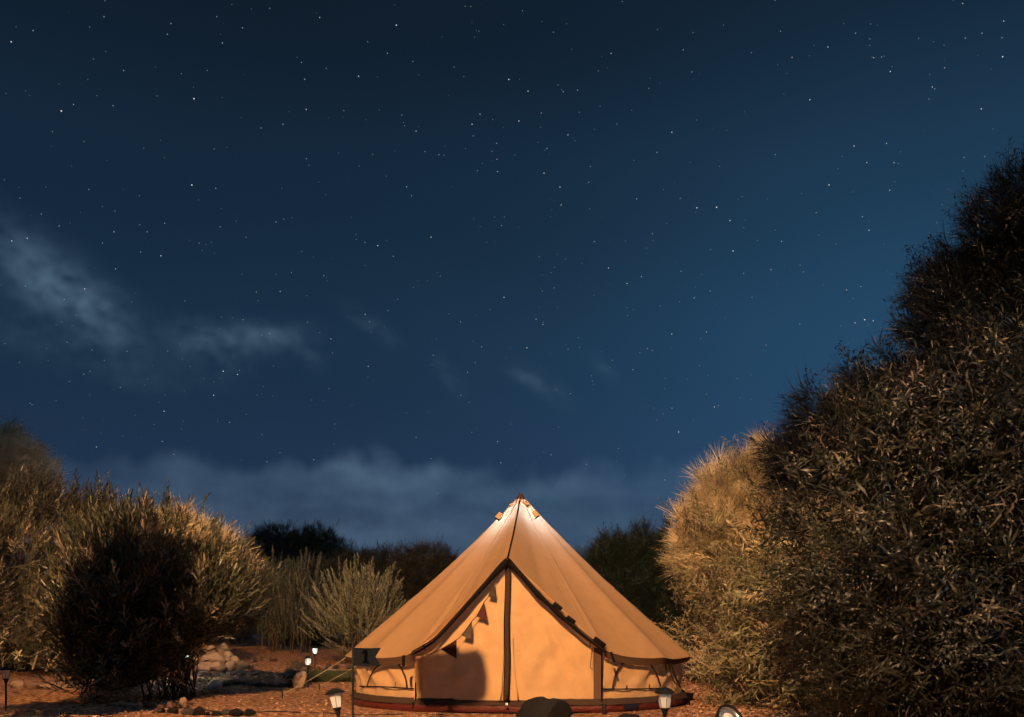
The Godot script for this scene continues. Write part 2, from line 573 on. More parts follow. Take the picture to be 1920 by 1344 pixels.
# ---------------------------------------------------------------- lanterns
func lantern(where: Vector3, label: String, lean: Vector3, light: float, glowing: float) -> Node3D:
	var t := thing("solar_lantern", label, "garden lantern", where, rng.randf_range(-0.5, 0.5), "solar lanterns staked in the ground")
	t.rotation += lean
	var st := begin(false)
	lathe(st, [Vector2(0.0, -0.06), Vector2(0.006, 0.0), Vector2(0.012, 0.1), Vector2(0.012, 0.36), Vector2(0.0, 0.36)], 8)
	obj("post", finish(st), M.black, t)
	st = begin(false)
	lathe(st, [Vector2(0.0, 0.35), Vector2(0.018, 0.352), Vector2(0.022, 0.385), Vector2(0.034, 0.40), Vector2(0.036, 0.412), Vector2(0.0, 0.412)], 8)
	obj("collar", finish(st), M.black, t)
	st = begin(false)
	lathe(st, [Vector2(0.036, 0.412), Vector2(0.056, 0.522), Vector2(0.050, 0.522), Vector2(0.031, 0.416)], 6)
	obj("glass", finish(st), M.glass, t)
	st = begin()
	lathe(st, [Vector2(0.0, 0.413), Vector2(0.012, 0.415), Vector2(0.014, 0.45), Vector2(0.009, 0.475), Vector2(0.0, 0.478)], 8)
	obj("bulb", finish(st), glow(Color(0.88, 1.0, 0.97), glowing), t)
	st = begin(false)
	for k in 6:
		var w := TAU * k / 6
		tube(st, [Vector3(cos(w) * 0.037, 0.41, sin(w) * 0.037), Vector3(cos(w) * 0.057, 0.523, sin(w) * 0.057)], 0.0025, 0.0025, 4)
	obj("frame", finish(st), M.steel, t)
	st = begin(false)
	lathe(st, [Vector2(0.0, 0.519), Vector2(0.074, 0.520), Vector2(0.077, 0.527), Vector2(0.052, 0.548), Vector2(0.022, 0.561), Vector2(0.0, 0.563)], 12)
	obj("cap", finish(st), M.black, t)
	if light > 0.0:
		var l := OmniLight3D.new()
		l.name = "lantern_light"
		l.light_color = Color(0.94, 1.0, 0.97)
		l.light_energy = light
		l.light_size = 0.012
		l.omni_range = 30.0
		l.omni_attenuation = 2.0
		l.shadow_enabled = true
		l.position = Vector3(0, 0.446, 0)
		t.add_child(l)
	return t


# ---------------------------------------------------------------- tent
const TENT := Vector3(0.1, 0.0, -14.0)
const PEAK := Vector3(0.13, 3.04, -14.0)
const RADIUS := 2.43


func ring_point(phi: float, r: float, h: float) -> Vector3:      # phi in degrees from the front, towards the right
	return TENT + Vector3(sin(deg_to_rad(phi)) * r, h, cos(deg_to_rad(phi)) * r)


func wall_point(x: float, y: float, out := 0.012) -> Vector3:      # where the view ray of a pixel meets the wall
	var d := 11.2
	while d < 14.2:
		var p := at(x, y, d)
		if Vector2(p.x - TENT.x, p.z - TENT.z).length() < RADIUS + out:
			return p
		d += 0.005
	return at(x, y, 14.2)


func roof_point(x: float, y: float) -> Vector3:
	var d := 11.2
	while d < 14.2:
		var p := at(x, y, d)
		if p.y < 3.09 - Vector2(p.x - TENT.x, p.z - TENT.z).length() / 2.53 * 2.39:
			return p
		d += 0.005
	return at(x, y, 14.0)


func roof_row(b: Vector3, steps: int, sag: float, ripple := 0.0) -> Array:
	var v := (b - PEAK) * Vector3(1, 0, 1)
	var top := PEAK + v.normalized() * 0.055
	var row := []
	for k in steps + 1:
		var s := float(k) / steps
		var p := top.lerp(b, s)
		p += (Vector3.DOWN * 0.75 - v.normalized() * 0.5) * sag * sin(PI * s) * (1.0 - 0.3 * s)
		p += (v.normalized() + Vector3.UP) * ripple * pow(s, 3.0) * (1.0 - s * s * s) * 2.0
		row.append(p - TENT)
	return row


func local(pts: Array) -> Array:
	var out := []
	for p in pts:
		out.append(p - TENT)
	return out


func patch(a: Vector3, b: Vector3, c: Vector3, d: Vector3, nu: int, nv: int, wave: float, seed_: int) -> ArrayMesh:      # a slack cloth between four corners
	var n := FastNoiseLite.new()
	n.seed = seed_
	n.frequency = 1.0
	var face := (b - a).cross(d - a).normalized()
	if face.z < 0:
		face = -face
	var st := begin()
	var rows := []
	for j in nv + 1:
		var row := []
		for i in nu + 1:
			var u := float(i) / nu
			var v := float(j) / nv
			var p := a.lerp(b, u).lerp(d.lerp(c, u), v)
			var k := sin(PI * u) * sin(PI * v)
			row.append(p + face * wave * k * (n.get_noise_2d(u * 2.5 + v * 1.5, v * 1.2) * 1.6 + 0.5 * n.get_noise_2d(u * 6.0 - v * 4.0, v * 2.0 + 7.0)) - TENT)
		rows.append(row)
	sheet(st, rows)
	return finish(st)


func tent() -> void:
	var t := thing("bell_tent", "large cream canvas bell tent glowing orange in the lamp light", "tent", TENT)
	# lower edge of the roof: from the door's apex down the right door edge, round the eaves and up the left door edge
	var apex := at(952, 1045, 11.84)
	var right_edge := curve([apex, at(978, 1074, 11.79), at(1010, 1110, 11.76), at(1050, 1148, 11.73), at(1095, 1187, 11.71), at(1136, 1218, 11.70)], 4)
	var left_edge := curve([apex, at(925, 1073, 11.80), at(890, 1113, 11.78), at(850, 1158, 11.76), at(812, 1198, 11.75), at(772, 1222, 11.76)], 4)
	var rim := []
	var guys := []
	var edges := [[25.2, 180.0, 7, right_edge[-1]], [-30.8, -180.0, 7, left_edge[-1]]]
	var sides := []
	for e in edges:
		var line := []
		for g in e[2]:
			for k in 8:
				var s := k / 8.0
				var phi := lerpf(e[0], e[1], (g + s) / e[2])
				var slack := sin(PI * s)
				var p := ring_point(phi, 2.580 - 0.085 * slack, 0.690 - 0.03 * slack)
				if g == 0:
					p = (e[3] as Vector3).lerp(p, smoothstep(0.0, 1.0, s))
				line.append(p)
			if g > 0:
				guys.append(lerpf(e[0], e[1], float(g) / e[2]))
		line.append(ring_point(e[1], 2.57, 0.685))
		sides.append(line)
	rim.append_array(right_edge.slice(0, -1))
	rim.append_array(sides[0])
	var back: Array = sides[1].duplicate()
	back.reverse()
	rim.append_array(back.slice(1))
	var up: Array = left_edge.duplicate()
	up.reverse()
	rim.append_array(up.slice(1))
	var rows := []
	var n_right := right_edge.size()
	for k in rim.size():
		var near_door := k < n_right or k > rim.size() - n_right
		var ph := atan2(rim[k].x - TENT.x, rim[k].z - TENT.z)
		var ripple := 0.034 * fine.get_noise_2d(ph * 9.0, 5.0) + 0.018 * fine.get_noise_2d(ph * 26.0, 9.0)
		rows.append(roof_row(rim[k], 18, 0.05 if near_door else 0.075, ripple * (1.0 if absf(ph) > 0.12 else 0.3)))
	var st := begin()
	sheet(st, rows)
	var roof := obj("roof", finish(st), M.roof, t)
	# seams of the roof
	for k in [0, 17, n_right + 15, rim.size() - 18, rim.size() - n_right - 15]:
		st = begin()
		var line := []
		for p in roof_row(rim[k], 18, 0.05 if k < n_right or k > rim.size() - n_right else 0.075):
			line.append(p + Vector3(0, 0.004, 0.006))
		tube(st, line, 0.011 if k == 0 else 0.003, 0.011 if k == 0 else 0.0035, 5)
		obj("seam", finish(st), M.dark if k == 0 else M.seam, roof)
	# cap and vents
	st = begin()
	lathe(st, [Vector2(0.0, 3.115), Vector2(0.03, 3.112), Vector2(0.045, 3.07), Vector2(0.075, 3.025), Vector2(0.07, 3.015), Vector2(0.0, 3.03)], 14, Vector3(0.03, 0, 0))
	obj("crown_cap", finish(st), M.brown, t)
	for v in [[932, 976, 9, 0.5], [1008, 972, 9, -0.55], [956, 952, 4, 0.6], [990, 951, 5, -0.6]]:
		var c := roof_point(v[0], v[1]) + Vector3(0, 0.02, 0.03)
		var s: float = v[2] / 12.0
		st = begin()
		var b := Basis(Vector3(0, 0, 1), -v[3])
		tube(st, [c + b * Vector3(-0.055 * s, 0, 0) - TENT, c + b * Vector3(0, 0.008, 0.01) - TENT, c + b * Vector3(0.055 * s, 0, 0) - TENT], 0.013 * s, 0.013 * s, 6)
		var vent := obj("vent", finish(st), M.dark, t)
		st = begin()
		var hood := []
		for r in 5:
			var row := []
			for i in 7:
				var u := i / 6.0 - 0.5
				row.append(c - TENT + b * Vector3(u * 0.12 * s * (1.0 - r * 0.13), 0.012 + r * 0.035 * s, (0.25 - u * u) * 0.16 * s * (1.0 - r / 4.0) - r * 0.018 * s + 0.012))
			hood.append(row)
		sheet(st, hood)
		obj("hood", finish(st), M.canvas, vent)
	# walls with slack folds that run down from the guy points
	for e in [[25.2, 180.0], [-30.8, -180.0]]:
		st = begin()
		var wall := []
		var n := FastNoiseLite.new()
		n.seed = 31
		n.frequency = 1.0
		for j in 13:
			var row := []
			for i in 121:
				var phi := lerpf(e[0], e[1], i / 120.0)
				var h := lerpf(0.13, 0.70 + 0.10 * maxf(0.0, 1.0 - i / 9.0), j / 12.0)
				var s := absf(phi) * RADIUS * 0.01745
				var lean := s * 1.0 + (h if s < 0.9 else -h) * 1.4
				var fold := (0.5 - absf(sin(lean * 5.5 + 1.6 * n.get_noise_2d(s * 2.0, h)))) * 0.030 + n.get_noise_2d(s * 3.0 + h * 3.0, h * 4.0) * 0.04
				row.append(ring_point(phi, RADIUS - 0.02 + fold * sin(PI * clampf(j / 12.0, 0.04, 1.0)), h) - TENT)
			wall.append(row)
		sheet(st, wall)
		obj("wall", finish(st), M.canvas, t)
		# dark band hanging under the eaves
		st = begin()
		var line: Array = sides[0] if e[0] > 0 else sides[1]
		var hang := []
		for j in 4:
			var row := []
			for i in line.size():
				var p: Vector3 = line[i] - TENT
				var drop := (0.045 + 0.05 * sin(PI * clampf(i / 12.0, 0.0, 1.0)) if i < 12 else 0.05 + 0.03 * sin(PI * (i % 8) / 8.0)) * j / 3.0
				var inward := Vector3(-p.x, 0, -p.z).normalized()
				row.append(p + Vector3.DOWN * (drop + 0.004) + inward * (0.012 * j + 0.004 * sin(i * 1.1) * j))
			hang.append(row)
		sheet(st, hang)
		obj("valance", finish(st), M.valance, t)
	# tray of the ground sheet and the mud flap above it, round the whole tent
	var foot := []
	for i in 181:
		var phi := -180.0 + i * 2.0
		var r := RADIUS
		if phi > -30.8 and phi < 25.2:      # the door stands forward of the ring
			var k := (phi + 30.8) / 56.0
			var p := at(780, 1310, 11.95).lerp(at(1128, 1310, 11.80), k)
			r = maxf(Vector2(p.x - TENT.x, p.z - TENT.z).length(), 0.1) + 0.16 * (1.0 - absf(k * 2.0 - 1.0))
		foot.append([phi, r])
	st = begin()
	rows = []
	for q in [[0.02, 0.0], [0.055, 0.045], [0.04, 0.09], [0.015, 0.115]]:
		var row := []
		for f in foot:
			var wob: float = 0.018 * fine.get_noise_2d(f[0] * 0.9, q[1] * 60.0)
			row.append(ring_point(f[0], f[1] + q[0] + wob, q[1] + wob * 0.4) - TENT)
		rows.append(row)
	sheet(st, rows)
	var tray := obj("groundsheet", finish(st), M.red, t)
	st = begin()
	rows = []
	for q in [[0.055, 0.10], [0.04, 0.125], [0.018, 0.165], [0.008, 0.178]]:
		var row := []
		for f in foot:
			var wob: float = 0.016 * fine.get_noise_2d(f[0] * 1.3 + 90.0, q[1] * 40.0)
			row.append(ring_point(f[0], f[1] + q[0] + wob, q[1] + wob * 0.5) - TENT)
		rows.append(row)
	sheet(st, rows)
	obj("mud_flap", finish(st), M.brown, t)
	st = begin()
	lathe(st, [Vector2(0.0, 0.02), Vector2(2.42, 0.02)], 60)
	obj("floor", finish(st), M.red, tray)
	st = begin()
	var navy := []
	for j in 2:
		var row := []
		for i in 5:
			row.append(ring_point(lerpf(32.0, 38.0, i / 4.0), RADIUS + 0.068, 0.03 + 0.075 * j) - TENT)
		navy.append(row)
	sheet(st, navy)
	obj("repair_patch", finish(st), M.navy, tray)
	# door: two panels that meet at the zip, with canvas frames beside them
	var top := at(952, 1056, 11.90)
	var sill := at(950, 1313, 11.66)
	var lc := at(796, 1222, 11.90)
	var lb := at(782, 1311, 11.93)
	var rc := at(1113, 1214, 11.84)
	var rb := at(1113, 1311, 11.82)
	obj("door_panel", patch(top, rc, rb, sill, 24, 24, 0.06, 3), M.canvas, t)
	obj("door_panel", patch(lc, top, sill, lb, 24, 24, 0.05, 4), M.canvas, t)
	obj("door_frame", patch(at(954, 1046, 11.86), at(1130, 1213, 11.76), rc + Vector3(0, 0, 0.004), top + Vector3(0, 0, 0.004), 14, 3, 0.006, 6), M.canvas, t)
	obj("door_frame", patch(rc + Vector3(0, 0, 0.003), at(1130, 1213, 11.77), at(1130, 1311, 11.79), rb + Vector3(0, 0, 0.003), 4, 10, 0.012, 7), M.valance, t)
	obj("door_frame", patch(at(776, 1222, 11.80), at(950, 1046, 11.86), top + Vector3(0, 0, 0.004), lc + Vector3(0, 0, 0.004), 14, 3, 0.006, 8), M.canvas, t)
	obj("door_frame", patch(at(778, 1222, 11.84), lc + Vector3(0, 0, 0.003), lb + Vector3(0, 0, 0.004), at(776, 1311, 11.92), 4, 10, 0.008, 9), M.canvas, t)
	st = begin()
	var zip := []
	for k in 13:
		zip.append((top + Vector3(0, -0.02, 0.03)).lerp(sill + Vector3(0, 0, 0.03), k / 12.0) + Vector3(0.006 * sin(k * 0.9), 0, 0) - TENT)
	var wide := []
	for k in 13:
		wide.append(0.064 + 0.012 * sin(k * 0.5))
	strap(st, zip, wide, Vector3(0, 0, 1), 0.012)
	var flap := obj("zip_flap", finish(st), M.brown, t)
	for s in [-1, 1]:
		st = begin()
		var edge := []
		for p in zip:
			edge.append(p + Vector3(0.034 * s, 0, 0.009))
		tube(st, edge, 0.005, 0.006, 5)
		obj("piping", finish(st), M.dark, flap)
	for s in [[944, 1195, 938, 1312], [962, 1195, 971, 1312]]:      # edges of the flaps that curl away from the zip
		st = begin()
		var pts := []
		for k in 9:
			var f := k / 8.0
			pts.append(at(lerpf(s[0], s[2], f * f), lerpf(s[1], s[3], f), lerpf(11.74, 11.64, f)) - TENT)
		tube(st, pts, 0.004, 0.012, 5)
		obj("door_hem", finish(st), M.canvas, t)
	st = begin()
	box(st, at(950, 1320, 11.58) - TENT, Vector3(0.032, 0.03, 0.012))
	obj("clip", finish(st), M.white, t)
	# dark storm flaps along the door's slanting edges
	var edge_sets := [[right_edge, [0.075, 0.075, 0.07, 0.065, 0.06, 0.06, 0.058, 0.062, 0.075, 0.05, 0.042, 0.05, 0.062, 0.04, 0.036, 0.04, 0.034, 0.028, 0.03, 0.028, 0.03]], [left_edge, [0.08, 0.085, 0.085, 0.08, 0.07, 0.065, 0.06, 0.055, 0.052, 0.05, 0.048, 0.045, 0.042, 0.04, 0.036, 0.033, 0.03, 0.026, 0.024, 0.022, 0.02]]]
	for e in edge_sets:
		st = begin()
		var pts := []
		for k in e[0].size():
			pts.append(e[0][k] + Vector3(0, -0.035, 0.02) - TENT)
		strap(st, pts, e[1], Vector3(0, -0.2, 1).normalized(), 0.014)
		var storm := obj("storm_flap", finish(st), M.dark, t)
		st = begin()
		var cord := []
		for p in e[0]:
			cord.append(p + Vector3(0, 0.004, 0.012) - TENT)
		tube(st, cord, 0.008, 0.008, 5)
		obj("piping", finish(st), M.brown, storm)
	for v in [[1046, 1136, 0.13, 0.05], [1071, 1161, 0.13, 0.045], [1124, 1204, 0.17, 0.07]]:      # rolled tabs of the right storm flap
		st = begin()
		var c := at(v[0], v[1], 11.69) - TENT
		box(st, c, Vector3(v[2], v[3], 0.02), Basis(Vector3(0, 0, 1), -0.66))
		obj("tab", finish(st), M.dark, t)
	# trim where the door meets the walls, windows, toggles and straps
	var trims := [
		["trim", [wall_point(1128.5, 1216, 0.06), wall_point(1128.5, 1262, 0.05), wall_point(1128, 1312, 0.05)], 0.011, M.dark], ["trim", [wall_point(779, 1219, 0.07), wall_point(779, 1262, 0.06), wall_point(779, 1313, 0.06)], 0.009, M.dark],
		["window_zip", [wall_point(1129, 1291.5), wall_point(1180, 1291.5), wall_point(1243, 1290)], 0.009, M.dark], ["window_zip", [wall_point(674, 1286), wall_point(725, 1287.5), wall_point(778, 1291)], 0.009, M.dark],
		["window_trim", [wall_point(1149, 1290), wall_point(1155, 1263), wall_point(1163, 1249), wall_point(1176, 1236), wall_point(1184, 1234)], 0.015, M.brown], ["window_trim", [wall_point(1240, 1289), wall_point(1231, 1262), wall_point(1218, 1244), wall_point(1208, 1236)], 0.012, M.brown],
		["window_trim", [wall_point(688, 1285), wall_point(694, 1268), wall_point(702, 1254), wall_point(712, 1246)], 0.010, M.brown], ["window_trim", [wall_point(763, 1289), wall_point(760, 1271), wall_point(753, 1254), wall_point(746, 1243)], 0.013, M.brown],
		["toggle", [wall_point(1175, 1293), wall_point(1176, 1284)], 0.009, M.dark], ["toggle", [wall_point(1218, 1292), wall_point(1218, 1282)], 0.007, M.dark], ["toggle", [wall_point(740, 1290), wall_point(741, 1278)], 0.005, M.brown],
		["strap", [wall_point(1246, 1236, 0.03), wall_point(1249, 1252, 0.03), wall_point(1251, 1268, 0.03)], 0.010, M.brown], ["strap", [wall_point(1257, 1236, 0.04), wall_point(1262, 1256, 0.03), wall_point(1270, 1276, 0.02), wall_point(1276, 1288, 0.02)], 0.016, M.brown],
		["strap", [wall_point(1254, 1240, 0.04), wall_point(1258, 1262, 0.03), wall_point(1266, 1282, 0.03)], 0.009, M.brown],
		["strap", [at(1146, 1222, 11.6), at(1149, 1232, 11.6), at(1153, 1241, 11.6)], 0.018, M.dark], ["strap", [at(757, 1229, 11.65), at(756, 1238, 11.63), at(757, 1248, 11.65)], 0.022, M.dark],
		["cord", [at(793, 1208, 11.66), at(796, 1213, 11.66), at(797, 1219, 11.66)], 0.008, M.dark], ["cord", [at(796, 1209, 11.66), at(792, 1212, 11.66)], 0.007, M.dark],
		["cord", [at(1109, 1203, 11.66), at(1106, 1208, 11.66), at(1108, 1213, 11.66)], 0.008, M.dark], ["cord", [at(1111, 1213, 11.68), at(1109, 1230, 11.68), at(1107, 1250, 11.68), at(1111, 1254, 11.68)], 0.005, M.brown],
		["buckle", [at(1132, 1320, 11.62), at(1133, 1330, 11.6), at(1133, 1338, 11.6)], 0.03, M.black], ["buckle", [at(776, 1316, 11.75), at(773, 1328, 11.7)], 0.012, M.black],
	]
	for q in trims:
		st = begin()
		tube(st, curve(local(q[1]), 4) if q[1].size() > 2 else local(q[1]), q[2], q[2] * 0.9, 6)
		obj(q[0], finish(st), q[3], t)
	# guy ropes and pegs
	for phi in guys:
		if absf(phi) < 66.0 or (phi < 0 and phi > -90.0):
			continue
		var tip := ring_point(phi, 2.57, 0.69)
		var away := 3.75 + 0.25 * sin(phi)
		var peg := ring_point(phi, away, 0.0)
		peg.y = gy(peg.x, peg.z) + 0.06
		st = begin()
		tube(st, local(curve([tip, tip.lerp(peg, 0.5) + Vector3.DOWN * 0.02, peg], 4)), 0.0045, 0.0045, 5)
		obj("guy_rope", finish(st), M.rope, t)
		st = begin()
		tube(st, local([peg + Vector3(0, 0.04, 0), peg + Vector3(0, -0.15, 0)]), 0.01, 0.006, 6)
		obj("tent_peg", finish(st), M.black, t)
		st = begin()
		var tab := ring_point(phi, 2.60, 0.688)
		box(st, tab - TENT, Vector3(0.05, 0.012, 0.05), Basis(Vector3.UP, deg_to_rad(phi)))
		obj("eave_tab", finish(st), M.rope, t)
	st = begin()
	var pg := at(1293, 1322, 13.1)
	pg.y = gy(pg.x, pg.z)
	tube(st, local([pg + Vector3(0, 0.09, 0), pg + Vector3(0, -0.1, 0)]), 0.013, 0.008, 6)
	tube(st, local([pg + Vector3(0, 0.03, 0), ring_point(75, 2.46, 0.05)]), 0.007, 0.007, 5)
	obj("tent_peg", finish(st), M.black, t)
	st = begin()
	tube(st, [Vector3(0.03, 0.02, 0), Vector3(0.03, 3.02, 0)], 0.025, 0.025, 10)
	obj("centre_pole", finish(st), M.steel, t)
	# lamp that hangs under the peak and lights the upper canvas from inside
	var lamp := thing("camping_lamp", "small white lamp hung on the pole under the tent's peak", "lamp", TENT + Vector3(0.0, 2.44, 0.12))
	st = begin()
	lathe(st, [Vector2(0.0, 0.0), Vector2(0.035, 0.01), Vector2(0.042, 0.06), Vector2(0.03, 0.11), Vector2(0.0, 0.115)], 12)
	obj("bulb", finish(st), glow(Color(1.0, 0.95, 0.88), 3.0), lamp)
	st = begin()
	tube(st, [Vector3(0, 0.11, 0), Vector3(0, 0.2, 0), Vector3(0.02, 0.24, -0.1)], 0.004, 0.004, 5)
	obj("hook", finish(st), M.black, lamp)
	var l := OmniLight3D.new()
	l.name = "camping_lamp_light"
	l.light_color = Color(0.95, 0.97, 1.0)
	l.light_energy = 2.6
	l.light_size = 0.03
	l.omni_range = 30.0
	l.omni_attenuation = 2.0
	l.shadow_enabled = true
	l.position = Vector3(0, 0.06, 0)
	lamp.add_child(l)


func bunting() -> void:
	var o := at(935, 1080, 11.52)
	var t := thing("bunting", "string of small triangular flags hung across the left door panel", "bunting", o)
	var path := [at(936, 1078, 11.80), at(927, 1089, 11.79), at(915, 1118, 11.78), at(908, 1128, 11.775), at(893.5, 1155, 11.765), at(885, 1164, 11.76), at(865, 1191, 11.76), at(856, 1199, 11.755), at(826, 1217, 11.77), at(812, 1224, 11.79), at(797, 1227, 11.82)]
	var line := []
	for p in curve(path, 4):
		line.append(p - o)
	var st := begin()
	tube(st, line, 0.0045, 0.0045, 5)
	obj("string", finish(st), M.dark, t)
	var print_ := noise_tex(0.035, Color(0.03, 0.03, 0.035), Color(0.62, 0.36, 0.2), 2, 256, 9, FastNoiseLite.TYPE_CELLULAR)
	var cloths := [mat(0.055, 0.042, 0.035), mat(0.075, 0.024, 0.020), mat(0.085, 0.058, 0.044), surface(mat(1, 1, 1), print_, null, 7.0, 0.0)]
	var names := ["dark grey triangular flag, topmost on the string", "dark red triangular flag", "brown triangular flag", "patterned triangular flag, lowest on the string"]
	var flags := [[927, 1089, 915, 1118, 930, 1119.5], [908, 1128, 893.5, 1155, 915, 1164], [885, 1164, 865, 1191, 884.5, 1198], [856, 1199, 826, 1217, 856, 1234.5]]
	for k in 4:
		var f = flags[k]
		var z := 11.785 - 0.01 * k
		var a := at(f[0], f[1], z) - o
		var b := at(f[2], f[3], z) - o
		var c := at(f[4], f[5], z - 0.03) - o
		st = begin()
		var rows := []
		for side in [0.0, 0.003]:
			for j in 7:
				var v := j / 6.0
				var row := []
				for i in 7:
					var u := i / 6.0
					row.append(a.lerp(b, u).lerp(c, v) + Vector3(0, 0, 0.012 * sin(u * 5.0 + v * 3.0) * v + side))
				rows.append(row)
		sheet(st, rows.slice(0, 7))
		sheet(st, rows.slice(7))
		var flag := obj("flag", finish(st), cloths[k], t)
		flag.set_meta("label", names[k])


func marker() -> void:
	var foot := ground_at(661, 9.0)
	var t := thing("marker_flag", "dark swallow-tailed number flag on a thin black pole", "flag", foot)
	var st := begin()
	tube(st, [Vector3(0, -0.1, 0), Vector3(0.002, 0.5, 0), Vector3(0.0, 0.925, 0)], 0.012, 0.0095, 8)
	obj("pole", finish(st), M.black, t)
	st = begin()
	lathe(st, [Vector2(0.0, 0.945), Vector2(0.012, 0.938), Vector2(0.014, 0.925), Vector2(0.0, 0.915)], 8)
	obj("finial", finish(st), M.black, t)
	# cloth with a notched fly end
	var top := EYE + (HORIZON - 1214.0) / FOCAL * 9.0 - foot.y
	var low := EYE + (HORIZON - 1248.0) / FOCAL * 9.0 - foot.y
	st = begin()
	var rows := []
	for side in [0.002, -0.002]:
		for j in 9:
			var v := j / 8.0
			var reach := 0.212 + 0.052 * absf(v * 2.0 - 1.0)
			var row := []
			for i in 13:
				var u := i / 12.0
				row.append(Vector3(0.008 + u * reach, lerpf(top, low, v) - 0.003 * sin(u * PI), 0.010 * sin(u * 5.5) + side))
			rows.append(row)
	sheet(st, rows.slice(0, 9))
	sheet(st, rows.slice(9))
	var cloth := obj("cloth", finish(st), M.slate, t)
	var tm := TextMesh.new()
	var f := SystemFont.new()
	f.font_names = PackedStringArray(["Droid Serif"])
	f.font_weight = 700
	tm.font = f
	tm.text = "1"
	tm.font_size = 32
	tm.pixel_size = 0.125 / 24.0
	tm.depth = 0.003
	var num := obj("number", tm, mat(0.002, 0.002, 0.003, 0.95, 0.1), cloth)
	num.position = Vector3(0.125, (top + low) * 0.5, 0.014)


# ---------------------------------------------------------------- stones
func stone(mesh: Mesh, m: Material, where: Vector3, size: Vector3, label: String, group: String, called := "stone", category := "stone") -> void:
	var o := obj(called, mesh, m)
	o.position = where
	o.scale = size
	o.rotation.y = rng.randf_range(0, TAU)
	o.rotation.x = rng.randf_range(-0.15, 0.15)
	tag(o, label, category, group)


func row_of_stones(pts: Array, count: int, size: float, mats: Array, rocks: Array, label: String, group: String, wide := 0.12) -> void:
	var line := curve(pts, 8)
	for k in count:
		var f := (k + rng.randf_range(-0.3, 0.3)) / count * (line.size() - 1)
		f = clampf(f, 0.0, line.size() - 1.001)
		var p: Vector3 = line[int(f)].lerp(line[int(f) + 1], f - int(f))
		p += Vector3(rng.randf_range(-wide, wide), 0, rng.randf_range(-wide, wide))
		var s := size * rng.randf_range(0.6, 1.35)
		p.y = gy(p.x, p.z) + s * 0.22
		stone(rocks[rng.randi_range(0, rocks.size() - 1)], mats[rng.randi_range(0, mats.size() - 1)], p, Vector3(s * rng.randf_range(0.9, 1.4), s * rng.randf_range(0.6, 0.95), s), label, group)


